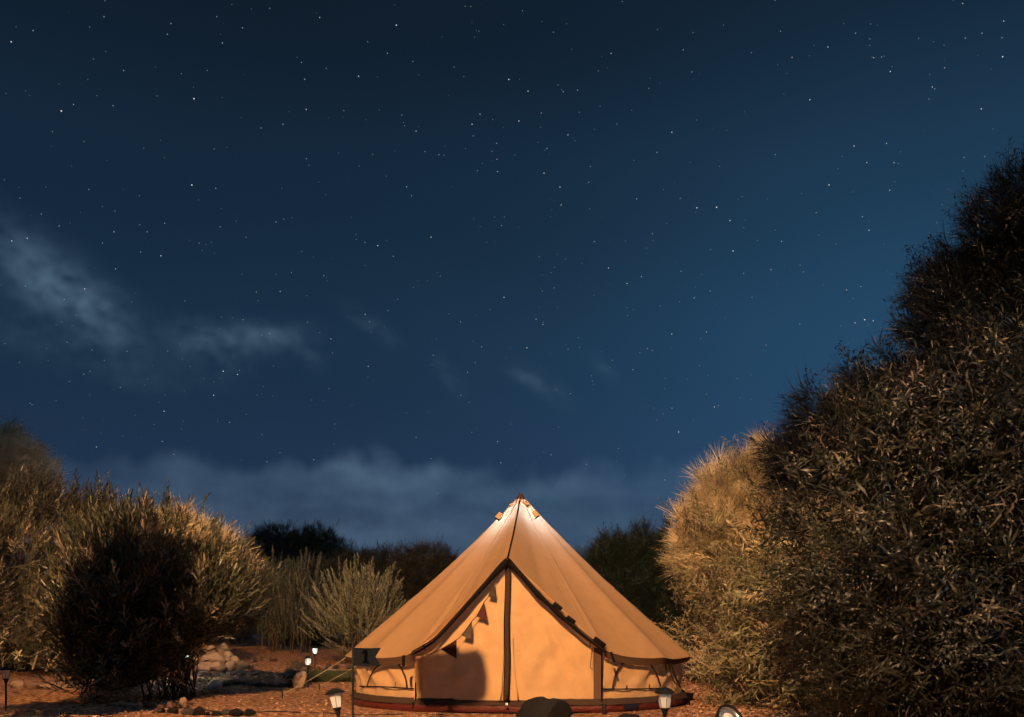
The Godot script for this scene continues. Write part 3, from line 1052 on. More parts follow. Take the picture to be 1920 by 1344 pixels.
func stones() -> void:
	var rocks := []
	for k in 6:
		rocks.append(rock_mesh(40 + k, 8))
	var big := []
	for k in 5:
		big.append(rock_mesh(90 + k, 13))
	# the pile of boulders by the left bush: column, row (of the middle), width, height in photograph pixels, distance
	var pile := [
		[392, 1217, 18, 22, 20.3, "upright boulder at the left top of the rock pile"], [417, 1218, 22, 19, 20.4, "rounded boulder on top of the rock pile"], [404, 1235, 32, 17, 20.0, "broad flat boulder in the middle of the rock pile"],
		[428, 1230, 18, 15, 20.1, "boulder in the rock pile just right of the broad flat one"], [440, 1238, 13, 14, 19.9, "small upright boulder in the right half of the rock pile"], [430, 1247, 21, 16, 19.7, "boulder at the foot of the rock pile under the small upright one"],
		[453, 1248, 24, 13, 19.5, "long low boulder at the right end of the rock pile"], [384, 1237, 20, 14, 19.9, "boulder at the left flank of the rock pile"], [382, 1250, 34, 15, 19.7, "wide boulder at the left foot of the rock pile"], [410, 1250, 26, 15, 19.6, "boulder at the middle of the rock pile's foot"],
		[470, 1249, 12, 10, 19.6, "smallest boulder beyond the right end of the rock pile"], [365, 1236, 18, 13, 20.2, "boulder of the rock pile half hidden by leaves"],
	]
	for k in pile.size():
		var q = pile[k]
		var p := at(q[0], q[1], q[4])
		var s: float = q[4] / FOCAL
		stone(big[k % big.size()], M.rock, p, Vector3(q[2] * s * 1.25, q[3] * s * 1.3, q[2] * s * 1.1), q[5], "boulders of the rock pile", "boulder", "boulder")
	var mixed := [M.rock, M.rock_red, M.rock_red, M.rock_dark]
	row_of_stones([ground_at(350, 18.8), ground_at(395, 18.6), ground_at(440, 18.7), ground_at(475, 19.2)], 34, 0.13, mixed, rocks, "fist-sized stone scattered at the foot of the rock pile", "stones below the rock pile", 0.22)
	row_of_stones([ground_at(424, 16.5), ground_at(455, 16.6), ground_at(490, 16.4), ground_at(520, 16.4), ground_at(545, 16.3)], 40, 0.14, mixed, rocks, "small stone in the border between the rock pile and the lantern", "stones of the border left of the lanterns", 0.12)
	row_of_stones([ground_at(548, 17.0), ground_at(545, 18.6), ground_at(552, 20.0), ground_at(566, 21.5)], 22, 0.17, [M.rock_dark, M.rock_red, M.rock_dark], rocks, "dark stone in the border that runs back past the lanterns", "dark stones of the path border", 0.14)
	row_of_stones([ground_at(585, 20.5), ground_at(620, 20.6), ground_at(665, 20.6)], 26, 0.13, [M.rock_red, M.rock_red, M.rock_dark], rocks, "reddish stone in the bed behind the grass strip", "reddish stones by the olive shrub", 0.3)
	row_of_stones([ground_at(20, 16.2), ground_at(75, 15.8), ground_at(130, 15.7), ground_at(185, 15.9)], 20, 0.20, [M.rock, M.rock_red, M.rock], rocks, "brown stone edging the ground before the reeds", "stones edging the bed at the left", 0.08)
	row_of_stones([ground_at(215, 13.2), ground_at(255, 12.9), ground_at(300, 12.9), ground_at(345, 13.3)], 46, 0.10, [M.rock_red, M.rock_red, M.rock_dark, M.rock], rocks, "small stone heaped at the foot of the dark bush", "stones at the foot of the dark bush", 0.22)
	row_of_stones([ground_at(300, 11.6), ground_at(360, 11.35), ground_at(440, 11.3), ground_at(470, 11.2)], 15, 0.12, [M.basalt, M.rock_dark], rocks, "black stone in the row along the near edge of the ground", "black stones at the near edge", 0.06)
	row_of_stones([ground_at(430, 22.0), ground_at(470, 22.4), ground_at(515, 23.2)], 18, 0.13, [M.rock_dark, M.rock_red], rocks, "dark stone in the far row behind the rock pile", "stones of the far row", 0.2)
	stone(big[1], M.rock, ground_at(563, 16.2) + Vector3(0, 0.1, 0), Vector3(0.28, 0.36, 0.26), "large reddish rock at the foot of the nearer lit lantern", "", "boulder", "boulder")
	stone(big[2], M.rock_pale, ground_at(403, 15.6) + Vector3(0, 0.06, 0), Vector3(0.26, 0.22, 0.22), "pale rock alone on the sand right of the dark bush", "", "boulder", "boulder")
	stone(big[3], M.rock_pale, ground_at(622, 18.9) + Vector3(0, 0.05, 0), Vector3(0.26, 0.14, 0.2), "pale flat rock behind the grass strip", "", "boulder", "boulder")
	stone(big[4], M.rock, ground_at(343, 12.6) + Vector3(0, 0.06, 0), Vector3(0.10, 0.17, 0.10), "upright brown stone at the right end of the dark bush's stones", "", "boulder", "boulder")
	stone(rock_mesh(95, 18, 0.36), M.basalt, ground_at(1026, 10.4) + Vector3(0, 0.09, 0), Vector3(0.64, 0.36, 0.58), "big black rock in front of the tent's door", "", "boulder", "boulder")
	stone(big[3], M.basalt, ground_at(1181, 10.4) + Vector3(0, 0.03, 0), Vector3(0.32, 0.17, 0.3), "low black rock at the frame's edge left of the near lantern", "", "boulder", "boulder")
	# gravel on the sand, thicker to the right of the tent
	var places := []
	var tints := []
	for k in 9000:
		var d := rng.randf_range(10.5, 22.0)
		var x := rng.randf_range(60, 1560)
		if k % 2:
			x = rng.randf_range(1270, 1520)
			d = rng.randf_range(10.8, 19.0)
		var p := ground_at(x, d)
		if Vector2(p.x - TENT.x, p.z - TENT.z).length() < 2.55:
			continue
		var s := 0.012 + 0.035 * pow(rng.randf(), 3.0)
		places.append(Transform3D(Basis(Vector3.UP, rng.randf_range(0, TAU)).scaled(Vector3(s * 1.3, s * 0.8, s)), p + Vector3(0, s * 0.2, 0)))
		var c := Vector3(0.34, 0.2, 0.13) * rng.randf_range(0.35, 1.5)
		tints.append(Color(c.x, c.y, c.z))
	var g := spread_copies("gravel", rock_mesh(7, 4), places, tints, M.pebble, self)
	tag(g, "small loose gravel strewn over the sandy ground", "gravel", "", "stuff")


# ---------------------------------------------------------------- plants
func plants() -> void:
	var reed := [shoot(1, 13, 0.5, 0.22, 0.019, 34, 0.22), shoot(2, 12, 0.42, 0.19, 0.018, 44, 0.3)]
	var willow := [shoot(3, 13, 0.44, 0.20, 0.019, 62, 0.95), shoot(4, 11, 0.38, 0.18, 0.018, 72, 0.8), shoot(5, 12, 0.46, 0.17, 0.017, 50, 0.5), shoot(17, 8, 0.3, 0.22, 0.020, 66, 1.0)]
	var olive := [shoot(6, 26, 0.6, 0.12, 0.020, 42, 0.0), shoot(7, 22, 0.5, 0.11, 0.018, 48, 0.05)]
	var feather := [plume(8, 34, 0.55, 0.0035, 0.55), plume(9, 28, 0.45, 0.004, 0.8)]
	var green := Vector3(0.084, 0.084, 0.050)
	var dark := Vector3(0.045, 0.05, 0.03)
	var straw := Vector3(0.46, 0.36, 0.22)

	# --- left: the dome of reeds that the lamp lights on its right flank
	var foot := ground_at(320, 14.4)
	var t := thing("reed_bush", "rounded dark reed bush with gold-lit crest and pale rock beside it", "bush", foot)
	var lobes := [[foot + Vector3(-0.25, 1.3, 0), Vector3(1.05, 1.3, 1.0)], [foot + Vector3(0.6, 1.15, 0.0), Vector3(0.6, 0.8, 0.8)], [foot + Vector3(-0.75, 0.95, 0.3), Vector3(0.5, 1.15, 0.7)]]
	crown(t, "foliage", reed, lobes, 5600, {"cut": 1.6, "tufts": 260, "tuft": 0.34, "tint": green, "dry": straw, "share": 0.10, "up": 0.75, "out": 0.75, "stir": 0.35, "wind": Vector3(0.25, 0, 0), "uneven": 0.22, "seed": 3})
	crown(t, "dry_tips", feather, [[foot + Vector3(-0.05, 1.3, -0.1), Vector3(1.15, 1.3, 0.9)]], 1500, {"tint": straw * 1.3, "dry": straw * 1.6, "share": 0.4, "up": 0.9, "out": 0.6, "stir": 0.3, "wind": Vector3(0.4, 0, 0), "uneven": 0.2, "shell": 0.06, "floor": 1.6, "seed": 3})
	stems(t, lobes, 44, 0.011)

	# --- far left: a tall bank of reeds
	foot = ground_at(40, 20.0)
	t = thing("reed_bank", "tall brown bank of reeds at the left edge behind the stone edging", "bush", foot)
	lobes = [[foot + Vector3(-1.6, 1.7, 0), Vector3(2.0, 2.35, 1.6)], [foot + Vector3(0.2, 1.5, 0.2), Vector3(1.3, 2.25, 1.4)], [foot + Vector3(1.3, 1.4, -0.4), Vector3(1.3, 2.15, 1.2)], [foot + Vector3(2.5, 1.3, -0.6), Vector3(1.2, 1.95, 1.0)]]
	crown(t, "foliage", reed, lobes, 11500, {"tufts": 500, "tuft": 0.36, "tint": Vector3(0.12, 0.106, 0.066), "dry": straw, "share": 0.14, "up": 0.6, "out": 0.6, "stir": 0.5, "wind": Vector3(0.4, 0, 0), "uneven": 0.25, "seed": 5})
	stems(t, lobes, 50, 0.014)
	for s in [[85, 1258, 132, 1196], [87, 1256, 92, 1212], [136, 1224, 141, 1190], [98, 1253, 148, 1222], [92, 1250, 118, 1214], [60, 1255, 75, 1200]]:
		var st := begin()
		var d := 18.2
		tube(st, [at(s[0], s[1], d) - foot, at((s[0] + s[2]) * 0.5, (s[1] + s[3]) * 0.5, d + 0.1) - foot + Vector3(0.02, 0.03, 0), at(s[2], s[3], d) - foot], 0.022, 0.014, 6)
		obj("dry_stalk", finish(st), M.stalk, t)

	# --- the wind-blown tree above it
	foot = ground_at(-20, 27.0)
	t = thing("willow_tree", "pale wind-blown tree rising over the reeds at the left edge", "tree", foot)
	lobes = [[foot + Vector3(-0.2, 5.2, 0), Vector3(1.6, 1.5, 1.4)], [foot + Vector3(0.9, 4.8, 0.2), Vector3(1.0, 1.2, 1.0)], [foot + Vector3(-1.2, 4.2, 0), Vector3(1.4, 1.5, 1.2)]]
	crown(t, "crown", feather, lobes, 3200, {"tint": Vector3(0.62, 0.60, 0.46), "dry": straw, "share": 0.15, "up": 0.35, "out": 0.6, "stir": 0.3, "wind": Vector3(0.7, 0, 0), "uneven": 0.35, "seed": 9})
	trunk(t, foot, lobes, 0.13)

	# --- far trees and bushes behind the clearing
	var far := [
		[560, 45.0, [[-1.2, 4.0, 1.6, 1.6], [0.9, 4.1, 1.5, 1.4], [0.0, 3.5, 2.3, 1.8]], Vector3(0.016, 0.030, 0.024), "dark round-topped tree far behind the clearing", "tree", 3600],
		[660, 40.0, [[0.0, 2.4, 1.4, 1.5]], Vector3(0.045, 0.048, 0.036), "brown bush right of the dark far tree", "bush", 1500], [725, 38.0, [[0.0, 2.2, 1.5, 1.6]], Vector3(0.05, 0.05, 0.037), "brown bush behind the olive shrub", "bush", 1500],
		[800, 36.0, [[0.0, 2.3, 1.4, 1.5], [0.9, 2.0, 0.9, 1.2]], Vector3(0.06, 0.055, 0.04), "brown bush behind the tent's left slope", "bush", 1700], [440, 42.0, [[0.0, 2.2, 2.4, 1.9]], Vector3(0.03, 0.04, 0.03), "dark bush behind the lit reed dome", "bush", 1500],
		[520, 34.0, [[0.0, 1.2, 2.8, 1.2]], Vector3(0.035, 0.045, 0.035), "low dark bush at the end of the sandy path", "bush", 1500], [600, 33.0, [[0.0, 1.4, 1.6, 1.5]], Vector3(0.03, 0.04, 0.03), "dark bush behind the silvery shrubs", "bush", 1200],
		[1185, 27.0, [[-0.3, 1.8, 1.3, 1.6], [0.7, 1.75, 1.3, 1.6], [-0.9, 1.2, 0.9, 1.2]], Vector3(0.03, 0.044, 0.03), "dark dense bush behind the tent's right slope", "bush", 4200], [1300, 31.0, [[0.0, 2.1, 1.9, 1.9]], Vector3(0.028, 0.04, 0.028), "dark bush behind the golden one", "bush", 2000],
		[900, 40.0, [[0.0, 1.9, 2.0, 1.6]], Vector3(0.04, 0.044, 0.034), "brown bush hidden mostly behind the tent", "bush", 1200], [250, 36.0, [[0.0, 2.0, 3.6, 2.0]], Vector3(0.035, 0.04, 0.028), "dark bush behind the left reeds", "bush", 1200],
	]
	for q in far:
		foot = ground_at(q[0], q[1])
		t = thing("far_tree" if q[5] == "tree" else "far_bush", q[4], q[5], foot, 0.0, "trees and bushes behind the clearing")
		lobes = []
		for l in q[2]:
			lobes.append([foot + Vector3(l[0], l[1], 0), Vector3(l[2], l[3], l[2] * 0.7)])
		crown(t, "crown" if q[5] == "tree" else "foliage", feather + [willow[2]], lobes, int(q[6] * 1.3), {"tint": q[3], "dry": q[3] * 1.6, "share": 0.2, "up": 0.7, "out": 0.6, "stir": 0.4, "uneven": 0.35, "seed": int(q[0])})
		if q[5] == "tree":
			trunk(t, foot, lobes, 0.14)
		else:
			stems(t, lobes, 16, 0.02)

	# --- silvery upright shrubs beside the path
	var slim := [[505, 28.0, 0.42, 2.35, "slim grey-green shrub, leftmost of the three by the path"], [530, 27.5, 0.3, 2.0, "slim grey-green shrub between its two taller neighbours"], [566, 27.0, 0.55, 2.35, "grey-green shrub, nearest the olive shrub"]]
	for q in slim:
		foot = ground_at(q[0], q[1])
		t = thing("slim_shrub", q[4], "shrub", foot, 0.0, "slim shrubs by the path")
		lobes = [[foot + Vector3(0, q[3] * 0.55, 0), Vector3(q[2], q[3] * 0.5, q[2])]]
		crown(t, "foliage", olive, lobes, 330, {"tint": Vector3(0.10, 0.11, 0.085), "dry": Vector3(0.2, 0.19, 0.13), "share": 0.15, "up": 1.2, "out": 0.35, "stir": 0.25, "uneven": 0.3, "seed": 4})
		stems(t, lobes, 12, 0.012)

	# --- olive-like shrub left of the tent, upright shoots that read one by one
	foot = ground_at(668, 22.5)
	t = thing("olive_shrub", "olive-green shrub of upright leafy shoots left of the tent", "shrub", foot)
	lobes = [[foot + Vector3(0, 0.95, 0), Vector3(1.05, 1.05, 0.8)], [foot + Vector3(0.35, 1.1, 0), Vector3(0.7, 0.95, 0.7)]]
	crown(t, "foliage", olive, lobes, 560, {"tint": Vector3(0.24, 0.235, 0.15), "dry": Vector3(0.28, 0.26, 0.17), "share": 0.25, "up": 0.95, "out": 0.8, "stir": 0.2, "uneven": 0.25, "shell": 0.55, "seed": 2})
	stems(t, lobes, 40, 0.012)

	# --- right: the golden bush, the willow-leaved bushes before it and the dark tree over them
	foot = ground_at(1405, 17.5)
	t = thing("golden_bush", "feathery golden bush lit brightly right of the tent", "bush", foot)
	lobes = [[foot + Vector3(-0.45, 2.3, 0), Vector3(0.85, 1.55, 0.9)], [foot + Vector3(0.35, 2.6, 0), Vector3(1.0, 1.65, 1.0)], [foot + Vector3(-0.55, 1.2, 0.3), Vector3(1.0, 1.3, 1.0)], [foot + Vector3(1.1, 2.9, -0.3), Vector3(0.8, 1.4, 0.9)], [foot + Vector3(0.9, 1.4, 0.2), Vector3(1.2, 1.5, 1.0)]]
	crown(t, "foliage", willow, lobes, 4400, {"tufts": 260, "tuft": 0.3, "tint": Vector3(0.24, 0.205, 0.115), "dry": straw, "share": 0.3, "up": 0.6, "out": 0.7, "stir": 0.5, "wind": Vector3(-0.2, 0, 0), "uneven": 0.3, "seed": 12})
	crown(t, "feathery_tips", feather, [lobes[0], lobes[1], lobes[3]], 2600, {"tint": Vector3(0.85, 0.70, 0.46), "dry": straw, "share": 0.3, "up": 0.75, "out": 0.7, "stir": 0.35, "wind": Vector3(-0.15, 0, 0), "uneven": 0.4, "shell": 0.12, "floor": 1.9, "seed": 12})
	stems(t, lobes, 40, 0.018)

	foot = ground_at(1590, 13.2)
	t = thing("willow_bush", "willow-leaved bush between the golden bush and the near dark one", "bush", foot)
	lobes = [[foot + Vector3(-0.55, 1.2, 0), Vector3(1.25, 1.55, 1.1)], [foot + Vector3(0.7, 1.6, -0.2), Vector3(1.4, 2.0, 1.2)], [foot + Vector3(-0.9, 0.6, 0.5), Vector3(0.8, 0.8, 0.7)]]
	crown(t, "foliage", willow, lobes, 4300, {"tufts": 210, "tuft": 0.31, "tint": Vector3(0.185, 0.175, 0.10), "dry": Vector3(0.46, 0.36, 0.22), "share": 0.18, "up": 0.15, "out": 0.8, "stir": 0.6, "uneven": 0.3, "floor": 0.02, "seed": 14})
	stems(t, lobes, 46, 0.016)
	twigs(t, lobes, 16, 0.011)
	for s in [[1478, 1052, 1550, 1090], [1490, 1040, 1545, 1075], [1570, 1022, 1592, 1070], [1565, 1030, 1588, 1080]]:
		var st := begin()
		tube(st, [at(s[0], s[1], 11.95) - foot, at(s[2], s[3], 11.85) - foot], 0.012, 0.008, 5)
		obj("dry_stalk", finish(st), M.stalk, t)

	foot = ground_at(1850, 9.8)
	t = thing("willow_bush", "tall dark bush with drooping leaves at the right edge", "bush", foot)
	lobes = [[foot + Vector3(-0.9, 1.5, 0), Vector3(1.15, 1.9, 1.0)], [foot + Vector3(0.5, 2.0, 0), Vector3(1.6, 2.2, 1.2)], [foot + Vector3(-0.6, 0.7, 0.5), Vector3(1.1, 0.9, 0.7)]]
	crown(t, "foliage", willow, lobes, 4700, {"tufts": 220, "tuft": 0.30, "tint": Vector3(0.030, 0.033, 0.026), "dry": Vector3(0.13, 0.11, 0.08), "share": 0.10, "up": -0.05, "out": 0.8, "stir": 0.5, "uneven": 0.3, "floor": 0.02, "seed": 16})  # the unlit darkness of this bush is put into the leaf tint
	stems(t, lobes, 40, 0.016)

	twigs(t, lobes, 14, 0.010)

	foot = ground_at(1890, 13.5)
	t = thing("dark_tree", "tall black wind-blown tree rising over the bushes at the right edge", "tree", foot)
	lobes = [
		[foot + Vector3(0.4, 6.0, 0), Vector3(1.05, 1.45, 1.1)], [foot + Vector3(-0.6, 5.15, 0), Vector3(1.05, 0.9, 1.1)], [foot + Vector3(-1.15, 4.0, 0), Vector3(1.25, 1.0, 1.1)], [foot + Vector3(-2.1, 3.35, 0.1), Vector3(0.9, 0.95, 0.9)], [foot + Vector3(0.6, 4.0, 0.2), Vector3(1.5, 2.1, 1.2)],
		[foot + Vector3(-2.7, 3.3, -0.3), Vector3(0.40, 0.75, 0.5)], [foot + Vector3(-0.8, 2.4, 0.3), Vector3(1.8, 1.4, 1.2)], [foot + Vector3(-2.25, 2.6, 0.0), Vector3(0.65, 0.8, 0.8)], [foot + Vector3(0.7, 5.2, 0.1), Vector3(1.3, 1.2, 1.1)], [foot + Vector3(-0.1, 5.7, 0.0), Vector3(0.8, 0.9, 0.9)],
	]
	crown(t, "crown", feather + [willow[0], willow[1]], lobes, 12500, {"tufts": 150, "tuft": 0.42, "tint": Vector3(0.010, 0.013, 0.014), "dry": Vector3(0.018, 0.018, 0.017), "share": 0.2, "up": 0.35, "out": 0.7, "stir": 0.4, "wind": Vector3(-0.5, 0.0, 0), "uneven": 0.5, "shell": 0.42, "seed": 18})  # shade of the unlit tree is painted into this near-black tint
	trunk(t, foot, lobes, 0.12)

	# --- dead sticks and young canes on the ground at the right
	var sticks := [
		["fallen_branch", [at(1312, 1284, 17.0), at(1335, 1290, 16.0), at(1352, 1286, 16.0), at(1369, 1272, 16.2)], 0.014, "curved bare branch lying on the sand right of the tent"], ["fallen_branch", [ground_at(1290, 15.0), ground_at(1330, 15.1), ground_at(1365, 15.3)], 0.012, "straight twig on the sand in front of the curved branch"],
		["fallen_branch", [ground_at(1345, 11.9), ground_at(1430, 12.0), ground_at(1480, 12.1) + Vector3(0, 0.08, 0)], 0.013, "long dark twig lying along the foot of the willow-leaved bush"], ["fallen_branch", [ground_at(1478, 11.0), at(1490, 1322, 10.9), at(1515, 1344, 10.2)], 0.012, "bent brown twig in the near right corner of the sand"],
		["dry_cane", [ground_at(1538, 10.4), at(1526, 1304, 10.4)], 0.009, "leaning dry cane, leftmost of the four at the right bushes' foot"], ["dry_cane", [ground_at(1543, 10.2), at(1545, 1285, 10.3)], 0.008, "upright dry cane beside the leaning leftmost one"],
		["dry_cane", [ground_at(1564, 10.0), at(1573, 1290, 10.1)], 0.010, "straight pale dry cane, second from the right of the four"], ["dry_cane", [ground_at(1578, 10.0), at(1594, 1315, 10.0)], 0.010, "short pale dry cane leaning right, rightmost of the four"],
	]
	for q in sticks:
		var o: Vector3 = q[1][0]
		var pts := []
		for p in q[1]:
			pts.append(p - o + Vector3(0, q[2], 0))
		var st := begin()
		tube(st, curve(pts, 4) if pts.size() > 2 else pts, q[2], q[2] * 0.6, 6)
		var s := obj(q[0], finish(st), M.stalk)
		s.position = o
		tag(s, q[3], "branch" if q[0] == "fallen_branch" else "cane")
	var st := begin()
	var o := ground_at(1630, 9.6)
	tube(st, [Vector3.ZERO, at(1621, 1249, 9.7) - o], 0.012, 0.011, 8)
	var pole := obj("garden_stake", finish(st), M.slate)
	pole.position = o
	tag(pole, "thin dark stake standing before the right bushes", "stake")

	# --- litter of dry leaves under the right bushes and the left reeds
	var places := []
	var tints := []
	for k in 3200:
		var x := rng.randf_range(1270, 1700)
		var d := rng.randf_range(11.0, 21.0)
		if k % 3 == 0:
			x = rng.randf_range(-20, 560)
			d = rng.randf_range(14.0, 24.0)
		elif rng.randf() > (x - 1230) / 230.0 + (d - 15.0) / 6.0:
			continue
		var p := ground_at(x, d)
		if Vector2(p.x - TENT.x, p.z - TENT.z).length() < 2.7:
			continue
		places.append(Transform3D(Basis.from_euler(Vector3(rng.randf_range(-0.5, 0.5), rng.randf_range(0, TAU), rng.randf_range(-0.5, 0.5))) * rng.randf_range(0.3, 0.7), p + Vector3(0, 0.01, 0)))
		var c := Vector3(0.10, 0.066, 0.046) * rng.randf_range(0.3, 1.4)
		tints.append(Color(c.x, c.y, c.z))
	st = begin()
	for k in 5:
		var a := k * 1.4
		var dir := Vector3(cos(a), 0.15, sin(a))
		var side := Vector3(-sin(a), 0.1, cos(a)) * 0.011
		var c := Vector3(sin(k * 2.0) * 0.06, 0.0, cos(k * 3.0) * 0.06)
		quad(st, c - dir * 0.06, c + side, c + dir * 0.06, c - side)
	var litter := spread_copies("leaf_litter", finish(st), places, tints, M.leaf, self)
	tag(litter, "dry fallen leaves littering the ground under the bushes", "leaf litter", "", "stuff")

	# --- the strip of grass by the lanterns
	places = []
	tints = []
	for k in 2600:
		var p := ground_at(rng.randf_range(566, 672), rng.randf_range(17.2, 18.6))
		places.append(aimed(p, Vector3(rng.randf_range(-0.3, 0.3), 1, rng.randf_range(-0.3, 0.3)), rng.randf_range(0.16, 0.28)))
		var c := Vector3(0.075, 0.09, 0.04) * rng.randf_range(0.6, 1.3)
		tints.append(Color(c.x, c.y, c.z))
	var lawn := spread_copies("grass", plume(15, 14, 0.6, 0.012, 0.6), places, tints, M.leaf, self)
	tag(lawn, "strip of short dark grass behind the lit lantern", "grass", "", "stuff")


func twigs(t: Node3D, lobes: Array, count: int, r: float) -> void:      # bare branches that reach through the leaves
	for k in count:
		var l = lobes[k % lobes.size()]
		var a := rng.randf_range(-1.3, 1.3)
		var v := Vector3(sin(a), rng.randf_range(-0.5, 0.8), cos(a) * 0.9)
		var tip: Vector3 = l[0] + v * l[1] * rng.randf_range(0.95, 1.1)
		var root: Vector3 = l[0] + v * l[1] * 0.35 + Vector3(rng.randf_range(-0.4, 0.4), -0.35, 0)
		var st := begin()
		tube(st, curve([root - t.position, root.lerp(tip, 0.5) - t.position + Vector3(rng.randf_range(-0.1, 0.1), rng.randf_range(0.0, 0.12), 0.05), tip - t.position], 4), r, r * 0.35, 5)
		obj("branch", finish(st), M.stalk, t)


func trunk(t: Node3D, foot: Vector3, lobes: Array, r: float) -> void:
	var st := begin()
	var fork := foot + Vector3(0.1, (lobes[0][0].y - foot.y) * 0.45, 0)
	tube(st, curve([Vector3(0, -0.2, 0), Vector3(0.06, (fork.y - foot.y) * 0.5, 0.03), fork - foot], 4), r, r * 0.7, 9)
	obj("trunk", finish(st), M.bark, t)
	for l in lobes:
		st = begin()
		var tip: Vector3 = l[0] + Vector3(0, l[1].y * 0.5, 0)
		tube(st, curve([fork - foot, fork.lerp(l[0], 0.6) - foot + Vector3(0, 0.1, 0.05), tip - foot], 4), r * 0.5, r * 0.1, 7)
		obj("limb", finish(st), M.bark, t)


# ---------------------------------------------------------------- ground
func ground() -> void:
	var xs := []
	var zs := []
	for k in 181:
		var u := k / 90.0 - 1.0
		xs.append(12.0 * u + 240.0 * pow(u, 9))
	for k in 241:
		var u := k / 240.0
		zs.append(6.0 - 34.0 * u - 300.0 * pow(u, 10))
	var n := FastNoiseLite.new()
	n.seed = 61
	n.frequency = 0.35
	n.fractal_octaves = 4
	var st := begin()
	var rows := []
	for z in zs:
		var row := []
		for x in xs:
			row.append(Vector3(x, gy(x, z), z))
		rows.append(row)
	for j in rows.size() - 1:
		for i in xs.size() - 1:
			for v in [rows[j][i], rows[j][i + 1], rows[j + 1][i + 1], rows[j][i], rows[j + 1][i + 1], rows[j + 1][i]]:
				var k := 0.9 + 0.35 * n.get_noise_2d(v.x, v.z * 0.6)
				st.set_color(Color(k, k * (0.98 + 0.06 * n.get_noise_2d(v.z, v.x)), k))
				st.add_vertex(v)
	var o := obj("ground", finish(st), M.soil)
	o.set_meta("kind", "structure")


func ready_lamps() -> void:
	# the camp's floodlight on a tall mast behind the camera: the warm light that falls on everything
	var t := thing("floodlight", "warm floodlight on a tall mast facing the tent", "floodlight", Vector3(-4.5, 0, 13.1))
	var st := begin()
	lathe(st, [Vector2(0.0, -0.3), Vector2(0.14, -0.3), Vector2(0.07, 17.3), Vector2(0.0, 17.3)], 10)
	obj("post", finish(st), M.black, t)
	var head := Node3D.new()
	head.name = "head"
	t.add_child(head)
	head.position = Vector3(0, 17.5, -0.1)
	head.rotation = Vector3(-0.49, -0.07, 0)
	st = begin(false)
	box(st, Vector3(0, 0, 0.06), Vector3(0.36, 0.28, 0.09))
	obj("housing", finish(st), M.black, head)
	st = begin(false)
	box(st, Vector3(0, 0, 0.01), Vector3(0.30, 0.22, 0.008))
	obj("lamp_face", finish(st), glow(Color(1.0, 0.74, 0.48), 4.0), head)
	var l := SpotLight3D.new()
	l.name = "floodlight_beam"
	l.light_color = WARM
	l.light_energy = FLOOD
	l.light_size = 0.09
	l.spot_range = 80.0
	l.spot_attenuation = 2.0
	l.spot_angle = 23.0
	l.spot_angle_attenuation = 1.0
	l.shadow_enabled = true
	t.add_child(l)
	var from := Vector3(-4.5, 17.5, 12.96)
	l.look_at_from_position(from, Vector3(-2.6, 2.9, -14.0))
	# an added block on a pole, out of view, shaped to cast the door's shadow
	var box_at := from.lerp(Vector3(-0.78, 0.48, -11.75), 0.62)
	var s := thing("nest_box", "added wooden block on a thin pole, out of view, that casts the door shadow", "shadow caster", Vector3(box_at.x, gy(box_at.x, box_at.z), box_at.z))
	st = begin()
	tube(st, [Vector3(0, -0.2, 0.0), Vector3(0, box_at.y - s.position.y, 0)], 0.03, 0.02, 8)
	obj("pole", finish(st), M.wood, s)
	st = begin(false)
	var outline := []
	for k in 24:
		var a := TAU * k / 24
		outline.append(Vector2(signf(cos(a)) * pow(absf(cos(a)), 0.5) * 0.28, signf(sin(a)) * pow(absf(sin(a)), 0.5) * 0.175))
	for k in 24:
		var p: Vector2 = outline[k]
		var q: Vector2 = outline[(k + 1) % 24]
		var c := Vector3(0, box_at.y - s.position.y, 0)
		tri(st, c + Vector3(0, 0, 0.1), c + Vector3(p.x, p.y, 0.1), c + Vector3(q.x, q.y, 0.1))
		tri(st, c + Vector3(0, 0, -0.1), c + Vector3(q.x, q.y, -0.1), c + Vector3(p.x, p.y, -0.1))
		quad(st, c + Vector3(p.x, p.y, 0.1), c + Vector3(p.x, p.y, -0.1), c + Vector3(q.x, q.y, -0.1), c + Vector3(q.x, q.y, 0.1))
	obj("box", finish(st), M.wood, s)


